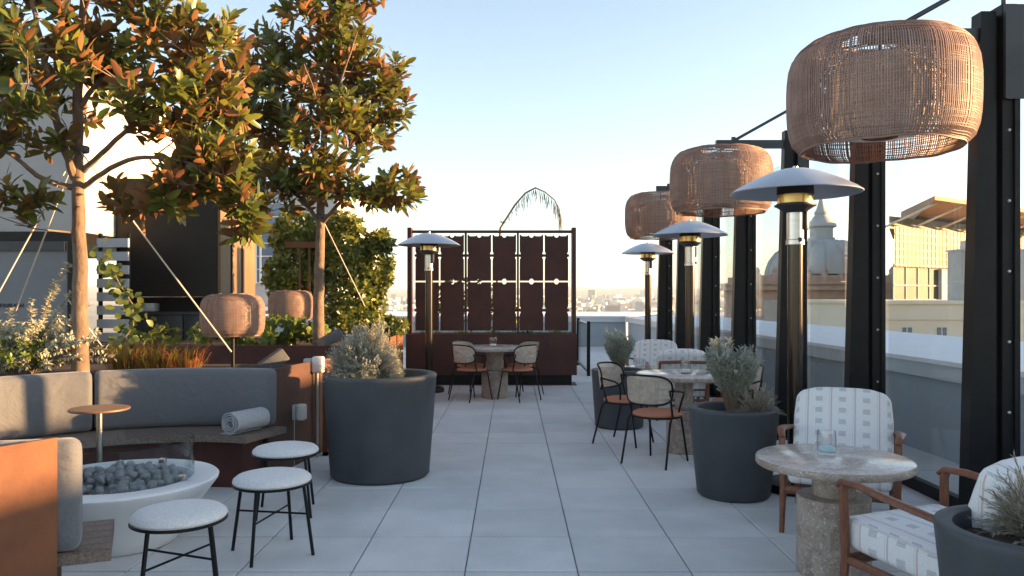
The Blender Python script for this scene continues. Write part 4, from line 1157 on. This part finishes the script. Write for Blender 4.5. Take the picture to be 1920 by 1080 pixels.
# red grasses
def grass(label, px, py, d, n, spread, h, mats, seed):
    random.seed(seed); base = at(px, py, d); t = thing('ornamental_grass', label, 'grass plant', base, 0, 'red grasses behind the sofa')
    for (mn, frac) in mats:
        b = MB()
        for i in range(int(n * frac)):
            a = random.random() * 6.28; r = random.random() * spread * .45
            p = Vector((r * math.cos(a), r * math.sin(a) * .7, 0)); ln = h * (random.uniform(.3, 1.2) ** 1.2)
            lean = Vector((math.cos(a), math.sin(a), 0)) * random.uniform(.15, 1.5)
            c1 = p + lean * ln * .3 + Vector((0, 0, ln * .6)); c2 = p + lean * ln * .9 + Vector((0, 0, ln * random.uniform(.7, 1)))
            wv = Vector((-math.sin(a), math.cos(a), 0)) * .0032
            b.add([p - wv, p + wv, c1 + wv, c1 - wv, c2], [(0, 1, 2, 3), (3, 2, 4)])
        b.build('blades', mt[mn], t)
grass('red tinged grass clump right of the left trunk', 238, 699, 7.6, 200, .42, .34, (('redgrass', .6), ('greengrass', 1.2)), 1)
grass('red and green grass clump in the middle of the bed behind the sofa', 295, 699, 7.6, 180, .38, .32, (('greengrass', 1.4), ('redgrass', .4)), 2)
grass('reddest grass clump nearest the larger planter lamp', 348, 699, 7.6, 180, .36, .30, (('redgrass', 1.0), ('greengrass', .6)), 3)
# slate blocks in the beds
def block(label, loc, s, rot):
    b = MB(); b.rbox(-s[0], s[0], -s[1], s[1], -s[2], s[2], .012, 2); o = b.build('slate_block', mt['slate']); o.location = loc; o.rotation_euler = rot
    tag(o, label, 'stone', 'slanted dark blocks in the beds')
block('slanted dark block lying behind the right end of the sofa back', at(512, 678, 8.2), (.15, .10, .07), (0, R(-35), .4))
block('slanted dark block at the foot of the second tree', at(618, 636, 9.6), (.17, .12, .06), (0, R(-28), .3))

# ---------------------------------------------------------------- left buildings
t = thing('white_building', 'white stucco building with a sunlit side behind the left tree', 'building', (-6.1, 11, 0))
b = MB(); b.box(-5, 0, 0, 4.45, 2.37, 4.66); b.build('upper_wall', mt['whitewall'], t)
b = MB(); b.box(-5.02, .03, -.03, 4.5, 4.662, 4.72); b.build('roof_edge', mt['fascia'], t)
b = MB(); b.box(-5, .02, -.06, 4.4, 2.20, 2.367); b.build('beam', mt['black'], t)
b = MB(); b.box(-5, .13, -.5, -.42, .0, 2.195)
b.build('lower_wall', mt['greywall'], t)
b = MB(); b.box(.132, .22, -.52, -.40, 0, 2.195); b.build('door_jamb', mt['black'], t)
b = MB(); b.box(-1.6, .1, -.535, -.505, 2.07, 2.19); b.build('header_trim', mt['charcoal'], t)
# partly hidden lettering on the grey wall
cu = bpy.data.curves.new('lettering', 'FONT'); cu.body = 'PAVILION'; cu.size = .075; cu.extrude = .004; cu.align_x = 'RIGHT'
to = bpy.data.objects.new('lettering_curve', cu); C.objects.link(to)
dg = bpy.context.evaluated_depsgraph_get(); me = bpy.data.meshes.new_from_object(to.evaluated_get(dg))
bpy.data.objects.remove(to); me.materials.append(mt['text'])
lo = bpy.data.objects.new('lettering', me); C.objects.link(lo); lo.parent = t; lo.location = (-.46, -.506, 1.31); lo.rotation_euler = (R(90), 0, 0)
t = thing('slat_screen', 'white horizontal slat screen right of the left trunk', 'fence', (-5.86, 11.0, 0))
for k in range(11):
    b = MB(); b.box(.02, .46, -.02, .02, .25 + .19 * k, .25 + .19 * k + .125); b.build('slat', mt['slat'], t)
b = MB(); b.box(.02, .06, .022, .07, 0, 2.35); b.box(.42, .46, .022, .07, 0, 2.35); b.build('upright', mt['black'], t)
t = thing('kitchen_pavilion', 'black outdoor kitchen pavilion with a sunlit bronze side behind the trees', 'pavilion', (-6.08, 12, 0))
b = MB(); b.box(0, 1.56, 0, 1.66, 1.45, 3.27); b.build('upper_wall', mt['black'], t)
b = MB(); b.box(0, 1.55, .35, 1.66, 0, 1.447); b.build('back_wall', mt['black'], t)
b = MB(); b.box(0, 1.56, -.05, .348, 1.18, 1.22); b.build('counter', mt['charcoal'], t)
for k in range(3):
    b = MB(); b.rbox(.02 + .51 * k, .515 + .51 * k, -.02, .34, .1, 1.177, .006); b.build('cabinet', mt['charcoal'], t)
for k, (y0, y1) in enumerate(((.0, .42), (.52, .92), (1.0, 1.62))):
    b = MB(); b.box(1.562, 1.60, y0, y1, 0, 3.26); b.build('side_cladding', mt['brownclad'], t)
b = MB(); b.box(1.562, 1.575, .421, .519, 0, 3.2); b.box(1.562, 1.575, .921, .999, 0, 3.2); b.build('shadow_strip', mt['black'], t)  # black strips standing in for the tree's shadow lines on the cladding
b = MB(); b.rbox(-.11, .11, -.1, .1, 0, .13, .02); o = b.build('white_bin', mt['slat']); o.location = (-5.62, 12.12, 1.222); tag(o, 'small white box standing on the black kitchen counter', 'box')
t = thing('apartment_building', 'pale building with a tall blue gridded window behind the laurels', 'building', (-9.2, 25, 0))
b = MB(); b.box(0, 3.6, 0, 8, -2, 5.0); b.build('wall', mt['whitewall'], t)
b = MB(); b.box(.6, 2.2, -.03, -.002, 1.9, 4.4); w_ = b.build('window', mt['window'], t)
b = MB()
for k in range(7): b.box(.6, 2.2, -.06, -.032, 1.88 + .42 * k, 1.91 + .42 * k)
for x in (.58, 1.0, 1.14, 2.17): b.box(x, x + .06, -.09, -.061, 1.85, 4.45)
b.build('window_frame', mt['frame_white'], w_)
b = MB(); b.box(-.05, 3.65, -.2, -.002, 1.0, 1.12); b.build('ledge', mt['coping'], t)
t = thing('trellis', 'rusty steel trellis beam on thin posts among the laurels', 'trellis', at(565, 640, 11.6))
b = MB(); b.box(-.24, .24, -.03, .03, 1.39, 1.48); b.build('beam', mt['corten'], t)
for x in (-.02, .12):
    b = MB(); b.box(x - .012, x + .012, -.012, .012, 0, 1.388); b.build('post', mt['corten'], t)

# ---------------------------------------------------------------- buildings beyond the glass
t = thing('domed_building', 'pink stone building crowned by a grey dome and lantern', 'building', (40.4, 95, 0))
b = MB(); b.box(-10.8, 6.5, 0, 14, -25, 2.2); b.build('wall', mt['stone_pink'], t)
b = MB(); b.box(-11.6, 7.2, -.8, 14.5, 2.202, 2.6); b.box(-11.2, 6.8, -.4, 14.2, 2.602, 2.9); b.box(-11.6, 7.2, -.8, 14.5, 2.902, 3.2); b.build('cornice', mt['stone_pink'], t)
b = MB(); b.box(-10.4, 6.2, 0, 13.5, 3.202, 4.0)
for k in range(9): b.lathe([(.5, 3.203), (.55, 3.9), (.3, 4.3), (.36, 4.6), (.0, 5.1)], 10, c=(-10.4 + 2.05 * k, .4))
b.build('balustrade', mt['stone_pink'], t)
for k, x in enumerate((-8.7, -3.6, 2.2)):
    b = MB(); b.box(x - (1.1 if k == 0 else 2.1), x + (1.1 if k == 0 else 2.1), -.12, -.003, -2.2, 1.0); b.build('window', mt['stone_pale'], t)
b = MB(); b.box(-11.2, 6.8, -.3, -.004, -3.1, -2.4); b.build('string_course', mt['stone_pink'], t)
b = MB(); b.lathe([(7.0, 4.2), (6.9, 4.8), (6.5, 6.0), (5.7, 7.1), (4.4, 8.0), (2.8, 8.6), (1.5, 8.75)], 40, c=(0, 7)); b.build('dome', mt['dome'], t)
b = MB()
for k in range(20):
    a = 2 * PI * k / 20
    b.tube([(r * 1.005 * math.cos(a), 7 + r * 1.005 * math.sin(a), z) for r, z in ((7.0, 4.3), (6.9, 4.8), (6.5, 6.0), (5.7, 7.1), (4.4, 8.0), (2.8, 8.6))], .10, 4)
b.build('dome_ribs', mt['dome'], t)
b = MB(); b.lathe([(1.7, 8.6), (1.7, 9.0), (1.45, 9.1), (1.45, 10.3), (1.9, 10.5), (1.85, 10.8), (1.2, 11.5), (.8, 12.0), (.9, 12.3), (.6, 12.8), (.3, 13.8), (.08, 15.6), (.0, 17.2)], 24, c=(0, 7)); b.build('lantern', mt['dome'], t)
b = MB(); b.lathe([(2.2, 4.3), (2.2, 5.2), (1.6, 6.8), (.8, 7.6), (0, 9.5)], 20, c=(12.6, 9)); b.build('corner_turret', mt['dome'], t)

t = thing('office_building', 'golden glass office building with a brown overhanging roof behind the glass wall', 'building', (39.0, 80, 0), R(35))
def wedge(x0, y0, z0, z1, dpt=10, ya=0): return MB().prism([(x0, y0), (62, y0), (62, y0 + dpt), (x0 + dpt * 1.9, y0 + dpt)], z0, z1)
b = wedge(0, 0, -25, 4.5); b.build('base_wall', mt['greenglass'], t)
b = wedge(-.2, -.3, 4.502, 8.6); b.build('gold_wall', mt['goldglass'], t)
b = MB()
for k in range(5): b.box(-.2, 62, -.42, -.302, 4.6 + .8 * k, 4.7 + .8 * k)
for k in range(78): b.box(.8 * k, .8 * k + .07, -.36, -.303, 4.503, 8.59)
b.build('mullions', mt['cream'], t)
b = MB()
for k in range(4): b.box(0, 62, -.12, -.003, -2.0 + 1.5 * k, -1.86 + 1.5 * k)
for k in range(26): b.box(2.4 * k, 2.4 * k + .1, -.1, -.004, -6, 4.49)
b.box(9.0, 10.1, -.5, -.121, -6, 4.4)
b.build('lower_mullions', mt['roofgrey'], t)
b = wedge(2, 1.5, 8.602, 9.9, 8); b.build('clerestory', mt['greenglass'], t)
b = MB(); vs = [(-1.5, -5, 10.7), (62, -5, 10.7), (62, 10, 9.8), (20, 10, 9.8), (-1.5, -5, 11.1), (62, -5, 11.1), (62, 10, 12.2), (20, 10, 12.2)]
b.add(vs, [(3, 2, 1, 0), (4, 5, 6, 7), (0, 1, 5, 4), (1, 2, 6, 5), (2, 3, 7, 6), (3, 0, 4, 7)]); b.build('roof', mt['canopy'], t)
b = MB()
for k in range(12): b.tube([(1 + 5 * k, 1.6, 8.6), (1 + 5 * k, -4, 10.7)], .12, 6)
b.build('roof_strut', mt['cream'], t)
t = thing('cream_building', 'low cream rendered building in front of the golden office building', 'building', (20.6, 45, 0))
b = MB(); b.box(0, 26, 0, 12, -25, 1.0); b.build('wall', mt['cream'], t)
b = MB(); b.box(-.15, 26.1, -.15, 12.1, 1.002, 1.2); b.box(-.1, 26.1, -.1, -.003, .1, .2); b.build('cornice', mt['cream'], t)
for x in (1.9, 3.9, 9, 14):
    for q in (0, .32):
        b = MB(); b.box(x + q, x + q + .22, -.03, -.003, -.95, -.35); b.build('window', mt['window'], t)
b = MB(); b.box(-.2, .5, -.35, -.004, -25, 1.0); b.build('pilaster', mt['stone_pale'], t)
t = thing('plant_room', 'white rooftop box standing on the cream building', 'building', (26.1, 45.4, 1.204))
b = MB(); b.box(0, 5, 0, 1.4, 0, 2.9); b.build('wall', mt['whitewall'], t)
b = MB(); b.box(-.1, 5.1, -.1, 1.5, 2.902, 3.0); b.build('roof', mt['roofgrey'], t)
b = MB(); b.cyl((.6, .7), .22, 3.002, 3.5, 16); b.build('vent', mt['roofgrey'], t)
# unseen building added so that its roof line shades the terrace floor
t = thing('shading_building', 'long plain pale block added unseen beyond the right edge to shade the terrace', 'building', (16, -2, 0))
b = MB(); b.box(0, 14, 0, 25, -25, 2.78); b.build('wall', mt['stone_pale'], t)
b = MB(); b.box(-.1, 14.2, -.1, 25.1, 2.782, 2.95); b.build('roof', mt['roofgrey'], t)
for k in range(7):
    b = MB(); b.box(-.05, -.003, 1.2 + 3.3 * k, 3.2 + 3.3 * k, -.6, 1.9); b.build('window', mt['window'], t)

# ---------------------------------------------------------------- ground, hills, distant city
def terr(x, y):
    d = math.hypot(x, y)
    if d < 500: return -26.0
    f = (d - 500) / 3000
    ridge = 1 + .35 * noise.noise(Vector((x * .0011, 3, 0))) + .2 * noise.noise(Vector((x * .004, y * .003, 1)))
    return min(45, -26 + 62 * max(0, f) ** 1.25 * ridge)
b = MB(); na, nr = 110, 44; vs = []; fs = []
rad = [60 * (1.107 ** i) for i in range(nr)]
for i, r in enumerate(rad):
    for k in range(na + 1):
        a = R(-75 + 150 * k / na); x, y = r * math.sin(a), r * math.cos(a)
        z = terr(x, y)
        if r > 3700: z = terr(x * 3700 / r, y * 3700 / r) - (r - 3700) * .03
        vs.append((x, y, z))
for i in range(nr - 1):
    for k in range(na):
        q = i * (na + 1) + k; fs.append((q, q + na + 1, q + na + 2, q + 1))
b.add(vs, fs, 0, True); struct(b, 'hills', mt['hill'])
b = MB().box(-9000, 9000, -3000, 9000, -60, -27); struct(b, 'ground', mt['ground'])
random.seed(77)
b = MB()
for i in range(1500):
    a = R(random.uniform(-24, 36)); d = 600 + 1150 * random.random() ** 1.1
    x, y = d * math.sin(a), d * math.cos(a); z = terr(x, y)
    s = random.uniform(5, 13) * (.6 + d / 2500); h = random.uniform(4, 9) * (.7 + d / 3000)
    if random.random() < .04: h *= 2.2
    rot = Matrix.Translation((x, y, z - 3)) @ Matrix.Rotation(random.random() * 3, 4, 'Z')
    b.box(-s / 2, s / 2, -s / 2 * random.uniform(.7, 1.4), s / 2, 0, h + 3, mat=rot)
o = b.build('distant_city', mt['city']); tag(o, 'hazy city of small pale houses covering the far hillside', 'city'); o['kind'] = 'stuff'
def far_building(label, px, py, d, w, m):
    p = at(px, py, d); t = thing('distant_building', label, 'building', (p.x, p.y, -27))
    b = MB(); b.box(-w / 2, w / 2, 0, w, 0, p.z + 26); b.build('wall', m, t)
    b = MB(); b.box(-w / 2 - .3, w / 2 + .3, -.3, w + .3, p.z + 26.002, p.z + 27); b.build('roof', mt['roofgrey'], t)
far_building('brown distant building standing above the far white coping', 1150, 572, 520, 9, mt['stone_pink'])
far_building('slim grey distant tower left of the far heater pole', 1200, 567, 600, 6, mt['roofgrey'])
far_building('pale distant block seen between the posts behind the far heaters', 1300, 566, 480, 16, mt['cream'])

# ---------------------------------------------------------------- air
hz = bpy.data.materials.new('air'); hz.use_nodes = True; ht = hz.node_tree; ht.nodes.clear()
ho = ht.nodes.new('ShaderNodeOutputMaterial'); pv = ht.nodes.new('ShaderNodeVolumePrincipled')
pv.inputs['Color'].default_value = (.66, .82, 1.0, 1); pv.inputs['Density'].default_value = .00026
ht.links.new(pv.outputs[0], ho.inputs['Volume'])
HAZE = True
if HAZE:
    b = MB().box(-9500, 9500, -3500, 9500, -62, 50); o = b.build('haze', hz); o['kind'] = 'stuff'; tag(o, 'thin pale evening haze over the terrace and the city', 'haze')
